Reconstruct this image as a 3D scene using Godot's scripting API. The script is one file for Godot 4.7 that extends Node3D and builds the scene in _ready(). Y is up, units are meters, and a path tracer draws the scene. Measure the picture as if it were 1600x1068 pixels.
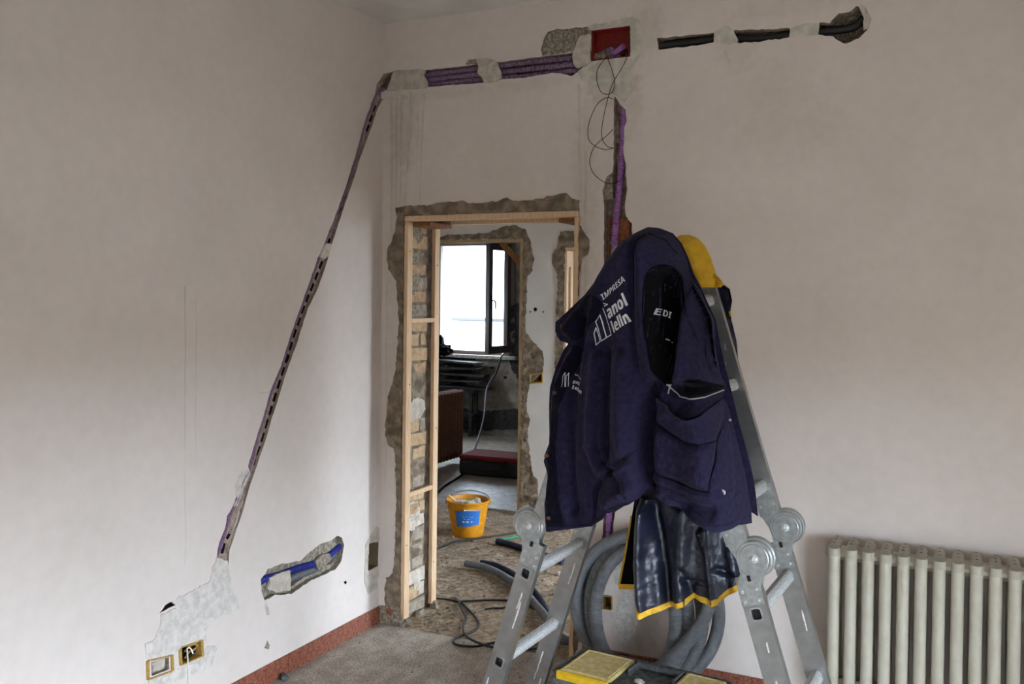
extends Node3D
# A room under renovation: chased walls, a trestle ladder with work jackets hung over it, a view through a raw doorway.
# Axes: the back wall is the plane z = 0, the left wall the plane x = 0, the floor y = 0; the camera stands at z = 3.84.

var M := {}
var N1 := FastNoiseLite.new()
var N2 := FastNoiseLite.new()
var rng := RandomNumberGenerator.new()
var used := {}

func _ready():
	# ---- camera ----
	var cam := Camera3D.new()
	cam.name = "camera"
	var yaw := deg_to_rad(25.9)
	var pitch := deg_to_rad(-0.77)
	var roll := deg_to_rad(0.70)
	var fwd := Vector3(-sin(yaw) * cos(pitch), sin(pitch), -cos(yaw) * cos(pitch))
	var rt := Vector3(cos(yaw), 0, -sin(yaw))
	var up := rt.cross(fwd)
	cam.transform = Transform3D(Basis(rt * cos(roll) + up * sin(roll), up * cos(roll) - rt * sin(roll), -fwd), Vector3(2.590, 1.65, 3.841))
	cam.projection = Camera3D.PROJECTION_FRUSTUM
	cam.near = 0.05
	cam.far = 200.0
	cam.size = 0.05 * 1068.0 / 1432.0
	cam.frustum_offset = Vector2(0, -0.05 * 54.0 / 1432.0)
	add_child(cam)
	cam.current = true
	# ---- sky and exposure ----
	var sm := ProceduralSkyMaterial.new()
	sm.sky_top_color = Color(0.86, 0.93, 1.0)
	sm.sky_horizon_color = Color(0.825, 0.90, 0.985)
	sm.sky_curve = 0.12
	sm.ground_bottom_color = Color(0.22, 0.21, 0.20)
	sm.ground_horizon_color = Color(0.40, 0.40, 0.39)
	sm.sun_angle_max = 1.0
	var sky := Sky.new()
	sky.sky_material = sm
	var env := Environment.new()
	env.background_mode = Environment.BG_SKY
	env.sky = sky
	env.background_energy_multiplier = 8
	env.tonemap_mode = Environment.TONE_MAPPER_LINEAR
	env.tonemap_exposure = 5.0
	env.sdfgi_enabled = true
	env.ssao_enabled = true
	env.ssil_enabled = true
	var we := WorldEnvironment.new()
	we.name = "world_environment"
	we.environment = env
	add_child(we)
	# ---- noise and materials ----
	rng.seed = 7
	N1.seed = 11
	N1.frequency = 1.0
	N1.fractal_octaves = 4
	N2.seed = 23
	N2.frequency = 1.0
	N2.fractal_octaves = 2
	materials()
	# ---- setting, then objects ----
	shell()
	back_wall()
	left_wall()
	hall()
	kitchen()
	outside()
	door_frames()
	conduits()
	radiators()
	ladder()
	work_jacket()
	rain_jacket()
	coil()
	floor_things()
	far_things()

# ================= helpers =================
func numbered(called: String) -> String:
	var n: int = used.get(called, 0)
	used[called] = n + 1
	return called if n == 0 else "%s_%03d" % [called, n]

func thing(called: String, label: String, category: String, at := Vector3.ZERO, group := "") -> Node3D:
	var o := Node3D.new()
	o.name = numbered(called)
	add_child(o, true)
	o.position = at
	return tag(o, label, category, group)

func tag(o: Node3D, label: String, category: String, group := "") -> Node3D:
	o.set_meta("label", label)
	o.set_meta("category", category)
	if group != "":
		o.set_meta("group", group)
	return o

func structure(called: String, label := "", category := "") -> Node3D:
	var o := Node3D.new()
	o.name = called
	o.set_meta("kind", "structure")
	if label != "":
		o.set_meta("label", label)
		o.set_meta("category", category)
	add_child(o, true)
	return o

func begin() -> SurfaceTool:
	var st := SurfaceTool.new()
	st.begin(Mesh.PRIMITIVE_TRIANGLES)
	return st

func obj(called: String, st: SurfaceTool, m: Material, parent: Node3D = null, xf := Transform3D.IDENTITY) -> MeshInstance3D:
	var o := MeshInstance3D.new()
	o.mesh = st.commit()
	o.material_override = m
	o.transform = xf
	if parent == null:
		o.name = numbered(called)
		add_child(o, true)
	else:
		o.name = called
		parent.add_child(o, true)
	return o

func again(called: String, mesh: Mesh, m: Material, parent: Node3D, xf: Transform3D) -> MeshInstance3D:
	var o := MeshInstance3D.new()
	o.mesh = mesh
	o.material_override = m
	o.transform = xf
	o.name = called
	parent.add_child(o, true)
	return o

func part_label(o: Node3D, label: String) -> Node3D:
	o.set_meta("label", label)
	return o

# one triangle with its own normals, wound so that its front looks along them
func tri3(st: SurfaceTool, a: Vector3, b: Vector3, c: Vector3, na: Vector3, nb: Vector3, nc: Vector3):
	if (c - a).cross(b - a).dot(na + nb + nc) < 0.0:
		var t := b
		b = c
		c = t
		t = nb
		nb = nc
		nc = t
	st.set_normal(na)
	st.add_vertex(a)
	st.set_normal(nb)
	st.add_vertex(b)
	st.set_normal(nc)
	st.add_vertex(c)

func quad(st: SurfaceTool, a: Vector3, b: Vector3, c: Vector3, d: Vector3, n: Vector3):
	tri3(st, a, b, c, n, n, n)
	tri3(st, a, c, d, n, n, n)

# a box with its twelve edges chamfered by c
func box(st: SurfaceTool, xf: Transform3D, size: Vector3, c := 0.002):
	var h := size * 0.5
	c = minf(c, minf(h.x, minf(h.y, h.z)) * 0.8)
	var ax := [Vector3.RIGHT, Vector3.UP, Vector3.BACK]
	var at := func(s: Vector3, k: int) -> Vector3:
		var p := Vector3(s.x * h.x, s.y * h.y, s.z * h.z) - s * c
		p[k] = s[k] * h[k]
		return xf * p
	for k in 3:
		var i := (k + 1) % 3
		var j := (k + 2) % 3
		for sk in [-1.0, 1.0]:
			var n: Vector3 = (xf.basis * (ax[k] * sk)).normalized()
			var q := []
			for w in [[-1, -1], [1, -1], [1, 1], [-1, 1]]:
				var s := Vector3.ZERO
				s[k] = sk
				s[i] = w[0]
				s[j] = w[1]
				q.append(at.call(s, k))
			quad(st, q[0], q[1], q[2], q[3], n)
			for si in [-1.0, 1.0]:
				var s0 := Vector3.ZERO
				s0[k] = sk
				s0[i] = si
				var s1 := s0
				s0[j] = -1
				s1[j] = 1
				quad(st, at.call(s0, k), at.call(s1, k), at.call(s1, i), at.call(s0, i), (xf.basis * (ax[k] * sk + ax[i] * si)).normalized())
	for x in [-1.0, 1.0]:
		for y in [-1.0, 1.0]:
			for z in [-1.0, 1.0]:
				var s := Vector3(x, y, z)
				var n := (xf.basis * s).normalized()
				tri3(st, at.call(s, 0), at.call(s, 1), at.call(s, 2), n, n, n)

func pos(x: float, y: float, z: float) -> Transform3D:
	return Transform3D(Basis.IDENTITY, Vector3(x, y, z))

func frame_xyz(x: Vector3, y: Vector3, z: Vector3, o: Vector3) -> Transform3D:
	return Transform3D(Basis(x, y, z), o)

# a bar from a to b; w across (along side), t thick
func bar(st: SurfaceTool, a: Vector3, b: Vector3, side: Vector3, w: float, t: float, c := 0.002):
	var y := (b - a).normalized()
	var x := (side - y * side.dot(y)).normalized()
	box(st, Transform3D(Basis(x, y, x.cross(y)), (a + b) * 0.5), Vector3(w, a.distance_to(b), t), c)

func smooth_path(pts: Array, step: float, closed := false) -> PackedVector3Array:
	var cv := Curve3D.new()
	cv.bake_interval = step
	var n := pts.size()
	for i in n:
		var p: Vector3 = pts[i]
		var prev: Vector3 = pts[(i - 1 + n) % n] if closed or i > 0 else p
		var next: Vector3 = pts[(i + 1) % n] if closed or i < n - 1 else p
		var t := (next - prev) / 6.0
		cv.add_point(p, -t, t)
	if closed:
		var t0: Vector3 = (pts[1] - pts[n - 1]) / 6.0
		cv.add_point(pts[0], -t0, t0)
	return cv.get_baked_points()

# a swept tube; ribs > 0 swells every second ring
func tube(st: SurfaceTool, pts: PackedVector3Array, r: float, sides := 8, ribs := 0.0, caps := true):
	var n := pts.size()
	if n < 2:
		return
	var t := (pts[1] - pts[0]).normalized()
	var x := t.cross(Vector3.UP if absf(t.y) < 0.9 else Vector3.RIGHT).normalized()
	var rings := []
	for i in n:
		var t2 := (pts[mini(i + 1, n - 1)] - pts[maxi(i - 1, 0)]).normalized()
		if t2.length() < 0.5:
			t2 = t
		x = (x - t2 * x.dot(t2)).normalized()
		var y := t2.cross(x)
		t = t2
		var rr := r + (ribs if i % 2 == 0 else 0.0)
		var ring := []
		for k in sides:
			var a := TAU * k / sides
			var d := x * cos(a) + y * sin(a)
			ring.append([pts[i] + d * rr, d])
		rings.append(ring)
	for i in n - 1:
		for k in sides:
			var a = rings[i][k]
			var b = rings[i][(k + 1) % sides]
			var c = rings[i + 1][(k + 1) % sides]
			var d = rings[i + 1][k]
			var tilt := Vector3.ZERO
			if ribs > 0.0:
				tilt = (pts[i + 1] - pts[i]).normalized() * (0.5 if i % 2 == 0 else -0.5)
			tri3(st, a[0], b[0], c[0], a[1] + tilt, b[1] + tilt, c[1] + tilt)
			tri3(st, a[0], c[0], d[0], a[1] + tilt, c[1] + tilt, d[1] + tilt)
	if caps:
		for e in [0, n - 1]:
			var nn := (pts[0] - pts[1]).normalized() if e == 0 else (pts[n - 1] - pts[n - 2]).normalized()
			for k in sides:
				tri3(st, pts[e], rings[e][k][0], rings[e][(k + 1) % sides][0], nn, nn, nn)

# a profile [Vector2(radius, height)] turned about the y axis of xf
func lathe(st: SurfaceTool, prof: Array, seg: int, xf: Transform3D):
	for i in prof.size() - 1:
		var a: Vector2 = prof[i]
		var b: Vector2 = prof[i + 1]
		var e := (b - a)
		if e.length() < 1e-6:
			continue
		var nn := Vector2(e.y, -e.x).normalized()
		for k in seg:
			var t0 := TAU * k / seg
			var t1 := TAU * (k + 1) / seg
			var d0 := Vector3(cos(t0), 0, sin(t0))
			var d1 := Vector3(cos(t1), 0, sin(t1))
			var n0 := xf.basis * (d0 * nn.x + Vector3.UP * nn.y)
			var n1 := xf.basis * (d1 * nn.x + Vector3.UP * nn.y)
			var p00 := xf * (d0 * a.x + Vector3.UP * a.y)
			var p01 := xf * (d1 * a.x + Vector3.UP * a.y)
			var p10 := xf * (d0 * b.x + Vector3.UP * b.y)
			var p11 := xf * (d1 * b.x + Vector3.UP * b.y)
			if a.x > 1e-6:
				tri3(st, p00, p01, p11, n0, n1, n1)
			if b.x > 1e-6:
				tri3(st, p00, p11, p10, n0, n1, n0)

# a flat outline in the x-y plane of xf, from depth z0 (back) to z1 (front)
func extrude(st: SurfaceTool, poly: PackedVector2Array, z0: float, z1: float, xf: Transform3D):
	var idx := Geometry2D.triangulate_polygon(poly)
	var nf := xf.basis * Vector3.BACK
	for i in range(0, idx.size(), 3):
		var a := poly[idx[i]]
		var b := poly[idx[i + 1]]
		var c := poly[idx[i + 2]]
		tri3(st, xf * Vector3(a.x, a.y, z1), xf * Vector3(b.x, b.y, z1), xf * Vector3(c.x, c.y, z1), nf, nf, nf)
		tri3(st, xf * Vector3(a.x, a.y, z0), xf * Vector3(b.x, b.y, z0), xf * Vector3(c.x, c.y, z0), -nf, -nf, -nf)
	var cw := -1.0 if Geometry2D.is_polygon_clockwise(poly) else 1.0
	for i in poly.size():
		var a := poly[i]
		var b := poly[(i + 1) % poly.size()]
		var e := b - a
		var n := xf.basis * Vector3(e.y * cw, -e.x * cw, 0).normalized()
		quad(st, xf * Vector3(a.x, a.y, z0), xf * Vector3(b.x, b.y, z0), xf * Vector3(b.x, b.y, z1), xf * Vector3(a.x, a.y, z1), n)

# an outline made ragged: edges cut into steps and moved by noise
func ragged(pts: Array, step := 0.012, amp := 0.005, seed_ := 0.0) -> PackedVector2Array:
	var out := PackedVector2Array()
	for i in pts.size():
		var a: Vector2 = pts[i]
		var b: Vector2 = pts[(i + 1) % pts.size()]
		var n := maxi(1, int(a.distance_to(b) / step))
		for k in n:
			var p := a.lerp(b, float(k) / n)
			p += Vector2(N1.get_noise_3d(p.x * 30, p.y * 30, seed_), N1.get_noise_3d(p.x * 30, p.y * 30, seed_ + 40)) * amp * 2.0
			out.append(p)
	return out

func edge_distance(p: Vector2, poly: PackedVector2Array) -> float:
	var best := 1e9
	var n := poly.size()
	for i in n:
		var q := Geometry2D.get_closest_point_to_segment(p, poly[i], poly[(i + 1) % n])
		best = minf(best, p.distance_squared_to(q))
	return sqrt(best)

# a curved sheet: the outline poly, at height wf(p) above the plane of xf, thick towards the back
func sheet(st: SurfaceTool, poly: PackedVector2Array, wf: Callable, cell: float, thick: float, xf: Transform3D, back := true):
	var lo := poly[0]
	var hi := poly[0]
	for p in poly:
		lo = lo.min(p)
		hi = hi.max(p)
	var memo := {}
	var at := func(p: Vector2) -> Array:
		var key := Vector2i((p * 40000.0).round())
		if not memo.has(key):
			var w: float = wf.call(p)
			var e := 0.0015
			var e1 := e if Geometry2D.is_point_in_polygon(p + Vector2(e, 0), poly) else -e
			var e2 := e if Geometry2D.is_point_in_polygon(p + Vector2(0, e), poly) else -e
			var nx: float = (wf.call(p + Vector2(e1, 0)) - w) / e1
			var ny: float = (wf.call(p + Vector2(0, e2)) - w) / e2
			memo[key] = [xf * Vector3(p.x, p.y, w), (xf.basis * Vector3(-nx, -ny, 1)).normalized(), xf * Vector3(p.x, p.y, w - thick)]
		return memo[key]
	var nx := int((hi.x - lo.x) / cell) + 1
	var ny := int((hi.y - lo.y) / cell) + 1
	var inside := {}
	for i in nx + 1:
		for j in ny + 1:
			inside[Vector2i(i, j)] = Geometry2D.is_point_in_polygon(lo + Vector2(i, j) * cell, poly)
	for i in nx:
		for j in ny:
			var p0 := lo + Vector2(i, j) * cell
			var rc := PackedVector2Array([p0, p0 + Vector2(cell, 0), p0 + Vector2(cell, cell), p0 + Vector2(0, cell)])
			var pieces := [rc]
			if not (inside[Vector2i(i, j)] and inside[Vector2i(i + 1, j)] and inside[Vector2i(i, j + 1)] and inside[Vector2i(i + 1, j + 1)]):
				pieces = Geometry2D.intersect_polygons(rc, poly)
			for pc in pieces:
				# the rim: wherever a side of the piece lies on the outline
				if pc != rc or not (i > 0 and j > 0 and i < nx - 1 and j < ny - 1):
					for k in pc.size():
						var u: Vector2 = pc[k]
						var v: Vector2 = pc[(k + 1) % pc.size()]
						if u.distance_to(v) < 1e-5 or edge_distance((u + v) * 0.5, poly) > 4e-5:
							continue
						var side := Vector2(v.y - u.y, u.x - v.x).normalized()
						if Geometry2D.is_point_in_polygon((u + v) * 0.5 + side * 0.0003, poly):
							side = -side
						var ua: Array = at.call(u)
						var va: Array = at.call(v)
						quad(st, ua[0], va[0], va[2], ua[2], (xf.basis * Vector3(side.x, side.y, 0)).normalized())
				var idx: PackedInt32Array = PackedInt32Array([0, 1, 2, 0, 2, 3]) if pc == rc else Geometry2D.triangulate_polygon(pc)
				for k in range(0, idx.size(), 3):
					var a: Array = at.call(pc[idx[k]])
					var b: Array = at.call(pc[idx[k + 1]])
					var c: Array = at.call(pc[idx[k + 2]])
					tri3(st, a[0], b[0], c[0], a[1], b[1], c[1])
					if back:
						tri3(st, a[2], b[2], c[2], -a[1], -b[1], -c[1])

func pk(a: Array) -> PackedVector2Array:
	return PackedVector2Array(a)

# a lumpy patch of filler on a wall: outline in the plane of xf, proud by amp
func patch(called: String, pts: Array, m: Material, parent: Node3D, xf: Transform3D, amp := 0.006, cell := 0.014, jag := 0.006, seed_ := 0.0) -> MeshInstance3D:
	var poly := ragged(pts, 0.014, jag, seed_)
	var st := begin()
	var wf := func(p: Vector2) -> float:
		return amp * (0.65 + 0.7 * N1.get_noise_3d(p.x * 9.0, p.y * 9.0, seed_) + 0.35 * N1.get_noise_3d(p.x * 38.0, p.y * 38.0, seed_ + 9.0))
	sheet(st, poly, wf, cell, amp + 0.004, xf, false)
	return obj(called, st, m, parent)

func cut(comb: CSGCombiner3D, pts: PackedVector2Array, depth: float, m: Material, xf: Transform3D):
	var p := CSGPolygon3D.new()
	p.name = "cut"
	p.polygon = pts
	p.depth = depth + 0.02
	p.operation = CSGShape3D.OPERATION_SUBTRACTION
	p.material = m
	p.transform = xf * pos(0, 0, 0.02)
	comb.add_child(p, true)

func block(comb: CSGCombiner3D, at: Vector3, size: Vector3, m: Material, sub := false, xf := Transform3D.IDENTITY):
	var b := CSGBox3D.new()
	b.name = "block"
	b.size = size
	b.transform = xf * pos(at.x, at.y, at.z)
	b.material = m
	if sub:
		b.operation = CSGShape3D.OPERATION_SUBTRACTION
	comb.add_child(b, true)

func comb(called: String, parent: Node3D) -> CSGCombiner3D:
	var c := CSGCombiner3D.new()
	c.name = called
	parent.add_child(c, true)
	return c

func slab(called: String, lo: Vector3, hi: Vector3, m: Material, label := "") -> MeshInstance3D:
	var st := begin()
	box(st, Transform3D(Basis.IDENTITY, (lo + hi) * 0.5), hi - lo, 0.001)
	var o := obj(called, st, m)
	o.set_meta("kind", "structure")
	return o

func box_at(st: SurfaceTool, lo: Vector3, hi: Vector3, c := 0.002):
	box(st, Transform3D(Basis.IDENTITY, (lo + hi) * 0.5), hi - lo, c)

# ================= materials =================
func noise_tex(freq: float, a: Color, b: Color, seed_: int, size := 512, normal := 0.0, kind := 3, lo := 0.25, hi := 0.75) -> NoiseTexture2D:
	var t := NoiseTexture2D.new()
	t.width = size
	t.height = size
	t.seamless = true
	var n := FastNoiseLite.new()
	n.noise_type = kind
	n.seed = seed_
	n.frequency = freq
	n.fractal_octaves = 5
	t.noise = n
	if normal > 0.0:
		t.as_normal_map = true
		t.bump_strength = normal
	else:
		var g := Gradient.new()
		g.set_color(0, a)
		g.set_color(1, b)
		g.set_offset(0, lo)
		g.set_offset(1, hi)
		t.color_ramp = g
	return t

func mat(col: Color, rough := 0.8, metal := 0.0) -> StandardMaterial3D:
	var m := StandardMaterial3D.new()
	m.albedo_color = col
	m.roughness = rough
	m.metallic = metal
	return m

# mottled, bumpy material in world axes: a and b are the two tones, size the metres per repeat
func mottled(a: Color, b: Color, size: float, rough: float, bump: float, seed_: int, freq := 0.012, world := true) -> StandardMaterial3D:
	var m := mat(Color.WHITE, rough)
	m.albedo_texture = noise_tex(freq, a, b, seed_)
	if bump > 0.0:
		m.normal_enabled = true
		m.normal_texture = bumps[seed_ % 3]
		m.normal_scale = bump
	m.uv1_triplanar = true
	m.uv1_world_triplanar = world
	m.uv1_scale = Vector3.ONE / size
	return m

var bumps := []

func materials():
	bumps = [noise_tex(0.02, Color.BLACK, Color.WHITE, 3, 512, 6.0), noise_tex(0.05, Color.BLACK, Color.WHITE, 4, 512, 6.0), noise_tex(0.035, Color.BLACK, Color.WHITE, 5, 512, 8.0)]
	M.plain = mottled(Color(0.86, 0.835, 0.80), Color(0.90, 0.88, 0.85), 1.7, 0.92, 0.12, 6)
	M.ceil = mottled(Color(0.84, 0.81, 0.77), Color(0.88, 0.86, 0.82), 1.9, 0.95, 0.1, 7)
	M.mortar = mottled(Color(0.42, 0.365, 0.30), Color(0.62, 0.55, 0.46), 0.55, 0.95, 0.9, 8, 0.02)
	M.plaster = mottled(Color(0.73, 0.68, 0.615), Color(0.825, 0.78, 0.72), 0.4, 0.93, 0.7, 9, 0.02)
	M.skim = mottled(Color(0.79, 0.75, 0.71), Color(0.88, 0.84, 0.805), 0.3, 0.9, 1.0, 10, 0.018)
	M.smear = mottled(Color(0.75, 0.72, 0.665), Color(0.85, 0.82, 0.77), 0.35, 0.9, 0.6, 12, 0.015)
	M.chase = mottled(Color(0.56, 0.48, 0.42), Color(0.72, 0.64, 0.58), 0.3, 0.95, 1.0, 11, 0.03)
	M.rubble = mottled(Color(0.46, 0.42, 0.36), Color(0.68, 0.63, 0.56), 0.22, 0.95, 1.2, 12, 0.03)
	M.dark = mat(Color(0.07, 0.05, 0.045), 0.95)
	M.clay = mottled(Color(0.52, 0.30, 0.19), Color(0.66, 0.42, 0.27), 0.25, 0.95, 0.8, 13, 0.03)
	M.brick0 = mottled(Color(0.74, 0.61, 0.46), Color(0.82, 0.70, 0.55), 0.25, 0.95, 0.8, 14, 0.012)
	M.brick1 = mottled(Color(0.76, 0.70, 0.63), Color(0.86, 0.81, 0.75), 0.25, 0.95, 0.9, 15, 0.012)
	M.brick2 = mottled(Color(0.66, 0.52, 0.40), Color(0.78, 0.65, 0.52), 0.25, 0.95, 0.8, 16, 0.012)
	M.brick3 = mottled(Color(0.58, 0.52, 0.45), Color(0.70, 0.64, 0.57), 0.25, 0.95, 0.9, 17, 0.012)
	M.wood = wood_mat(Color(0.85, 0.70, 0.54), Color(0.91, 0.78, 0.63), 18)
	M.oldwood = wood_mat(Color(0.50, 0.33, 0.19), Color(0.60, 0.42, 0.26), 19)
	M.paintwood = wood_mat(Color(0.66, 0.55, 0.40), Color(0.76, 0.66, 0.50), 20)
	M.floor = mottled(Color(0.60, 0.555, 0.51), Color(0.82, 0.78, 0.73), 0.42, 0.85, 0.35, 21, 0.09)
	M.floor.detail_enabled = true
	M.floor.detail_blend_mode = BaseMaterial3D.BLEND_MODE_MUL
	M.floor.detail_albedo = noise_tex(0.008, Color(0.88, 0.865, 0.845), Color(1, 1, 1), 60)
	M.screed = mottled(Color(0.52, 0.445, 0.365), Color(0.75, 0.665, 0.565), 0.7, 0.95, 0.5, 22, 0.05)
	M.screed.detail_enabled = true
	M.screed.detail_blend_mode = BaseMaterial3D.BLEND_MODE_MUL
	M.screed.detail_albedo = noise_tex(0.012, Color(0.85, 0.83, 0.80), Color(1, 1, 1), 61)
	M.kfloor = mottled(Color(0.50, 0.455, 0.41), Color(0.64, 0.59, 0.54), 0.8, 0.42, 0.2, 23, 0.02)
	M.marble = mottled(Color(0.43, 0.22, 0.155), Color(0.64, 0.40, 0.31), 0.22, 0.5, 0.3, 24, 0.035)
	M.purple = mottled(Color(0.46, 0.345, 0.44), Color(0.55, 0.42, 0.53), 0.2, 0.6, 0.2, 25, 0.02)
	M.violet = mottled(Color(0.58, 0.37, 0.62), Color(0.68, 0.46, 0.72), 0.2, 0.5, 0.2, 26, 0.02)
	M.black = mat(Color(0.05, 0.055, 0.05), 0.55)
	M.pipeblack = mottled(Color(0.055, 0.06, 0.055), Color(0.16, 0.16, 0.15), 0.2, 0.6, 0.4, 27, 0.04)
	M.red = mottled(Color(0.46, 0.075, 0.05), Color(0.56, 0.12, 0.08), 0.15, 0.5, 0.3, 28, 0.02)
	M.blue = mat(Color(0.07, 0.12, 0.50), 0.5)
	M.greyduct = mottled(Color(0.34, 0.35, 0.36), Color(0.44, 0.45, 0.46), 0.2, 0.6, 0.4, 29, 0.03)
	M.radiator = mottled(Color(0.735, 0.70, 0.625), Color(0.775, 0.745, 0.67), 0.5, 0.4, 0.12, 30, 0.02)
	M.rust = mottled(Color(0.38, 0.24, 0.165), Color(0.48, 0.32, 0.23), 0.4, 0.7, 0.3, 31, 0.03)
	M.boxhole = mottled(Color(0.40, 0.34, 0.24), Color(0.52, 0.46, 0.35), 0.1, 0.8, 0.5, 51, 0.03)
	M.alu = mottled(Color(0.61, 0.61, 0.60), Color(0.67, 0.665, 0.66), 0.6, 0.33, 0.06, 32, 0.02, false)
	M.alu.metallic = 0.85
	M.dusty = mottled(Color(0.66, 0.66, 0.65), Color(0.90, 0.895, 0.88), 0.09, 0.75, 0.6, 33, 0.03, false)
	M.dusty.metallic = 0.25
	M.steel = mottled(Color(0.62, 0.63, 0.62), Color(0.71, 0.715, 0.71), 0.2, 0.4, 0.08, 34, 0.02, false)
	M.steel.metallic = 0.75
	M.navy = cloth(Color(0.138, 0.126, 0.208), Color(0.182, 0.166, 0.262), 35)
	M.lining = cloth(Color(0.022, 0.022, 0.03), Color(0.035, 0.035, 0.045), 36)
	M.seam = cloth(Color(0.065, 0.06, 0.11), Color(0.085, 0.078, 0.14), 37)
	M.pvc = mottled(Color(0.05, 0.065, 0.13), Color(0.08, 0.10, 0.19), 0.35, 0.36, 0.06, 38, 0.012)
	M.yellow = mottled(Color(0.80, 0.60, 0.07), Color(0.86, 0.67, 0.11), 0.2, 0.6, 0.4, 39, 0.02)
	M.print = mat(Color(0.86, 0.86, 0.88), 0.7)
	M.brass = mat(Color(0.42, 0.25, 0.16), 0.4, 0.6)
	M.zip = mat(Color(0.75, 0.75, 0.74), 0.4, 0.6)
	M.hose = mottled(Color(0.36, 0.365, 0.37), Color(0.48, 0.485, 0.49), 0.3, 0.5, 0.2, 40, 0.02)
	M.cable = mat(Color(0.045, 0.05, 0.05), 0.5)
	M.wire = mat(Color(0.07, 0.07, 0.065), 0.5)
	M.cord = mat(Color(0.88, 0.87, 0.83), 0.6)
	M.pail = mottled(Color(0.78, 0.50, 0.03), Color(0.88, 0.60, 0.05), 0.3, 0.5, 0.2, 41, 0.02)
	M.paillabel = mottled(Color(0.10, 0.38, 0.68), Color(0.16, 0.46, 0.76), 0.12, 0.6, 0.1, 42, 0.03)
	M.case = mottled(Color(0.20, 0.21, 0.21), Color(0.38, 0.39, 0.385), 0.25, 0.7, 0.3, 43, 0.02)
	M.lid = mottled(Color(0.82, 0.72, 0.44), Color(0.90, 0.83, 0.60), 0.25, 0.55, 0.2, 44, 0.02)
	M.lidedge = mottled(Color(0.80, 0.62, 0.05), Color(0.87, 0.70, 0.10), 0.25, 0.5, 0.2, 45, 0.02)
	M.bracket = mottled(Color(0.62, 0.46, 0.18), Color(0.76, 0.62, 0.34), 0.1, 0.7, 0.5, 46, 0.03)
	M.sash = mat(Color(0.32, 0.28, 0.26), 0.55)
	M.frame = mat(Color(0.42, 0.38, 0.35), 0.6)
	M.stone = mottled(Color(0.60, 0.57, 0.54), Color(0.74, 0.72, 0.69), 0.4, 0.7, 0.3, 47, 0.02)
	M.oldwall = mottled(Color(0.46, 0.425, 0.38), Color(0.60, 0.565, 0.52), 0.9, 0.95, 0.8, 48, 0.012)
	M.tiledark = mottled(Color(0.12, 0.12, 0.115), Color(0.22, 0.22, 0.205), 0.5, 0.8, 0.8, 49, 0.02)
	M.facade = mottled(Color(0.86, 0.86, 0.86), Color(0.93, 0.93, 0.93), 3.0, 0.9, 0.1, 50)
	M.ochre = mottled(Color(0.58, 0.54, 0.50), Color(0.66, 0.62, 0.57), 3.0, 0.9, 0.1, 51)
	M.street = mat(Color(0.22, 0.215, 0.21), 0.9)
	M.greentube = mat(Color(0.08, 0.48, 0.28), 0.5)
	M.bluetube = mat(Color(0.035, 0.05, 0.17), 0.5)
	M.redcase = mat(Color(0.46, 0.06, 0.07), 0.85)
	M.hole = mat(Color(0.03, 0.03, 0.03), 0.9)
	M.wallback = painted_wall(true)
	M.wallleft = painted_wall(false)

func wood_mat(a: Color, b: Color, seed_: int) -> StandardMaterial3D:
	var m := mottled(a, b, 0.5, 0.8, 0.3, seed_, 0.02)
	m.uv1_scale = Vector3(9, 0.8, 9)
	return m

func cloth(a: Color, b: Color, seed_: int) -> StandardMaterial3D:
	var m := mottled(a, b, 0.25, 0.85, 0.35, seed_, 0.03)
	m.rim_enabled = true
	m.rim = 0.08
	m.rim_tint = 0.8
	m.metallic_specular = 0.15
	return m

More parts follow.
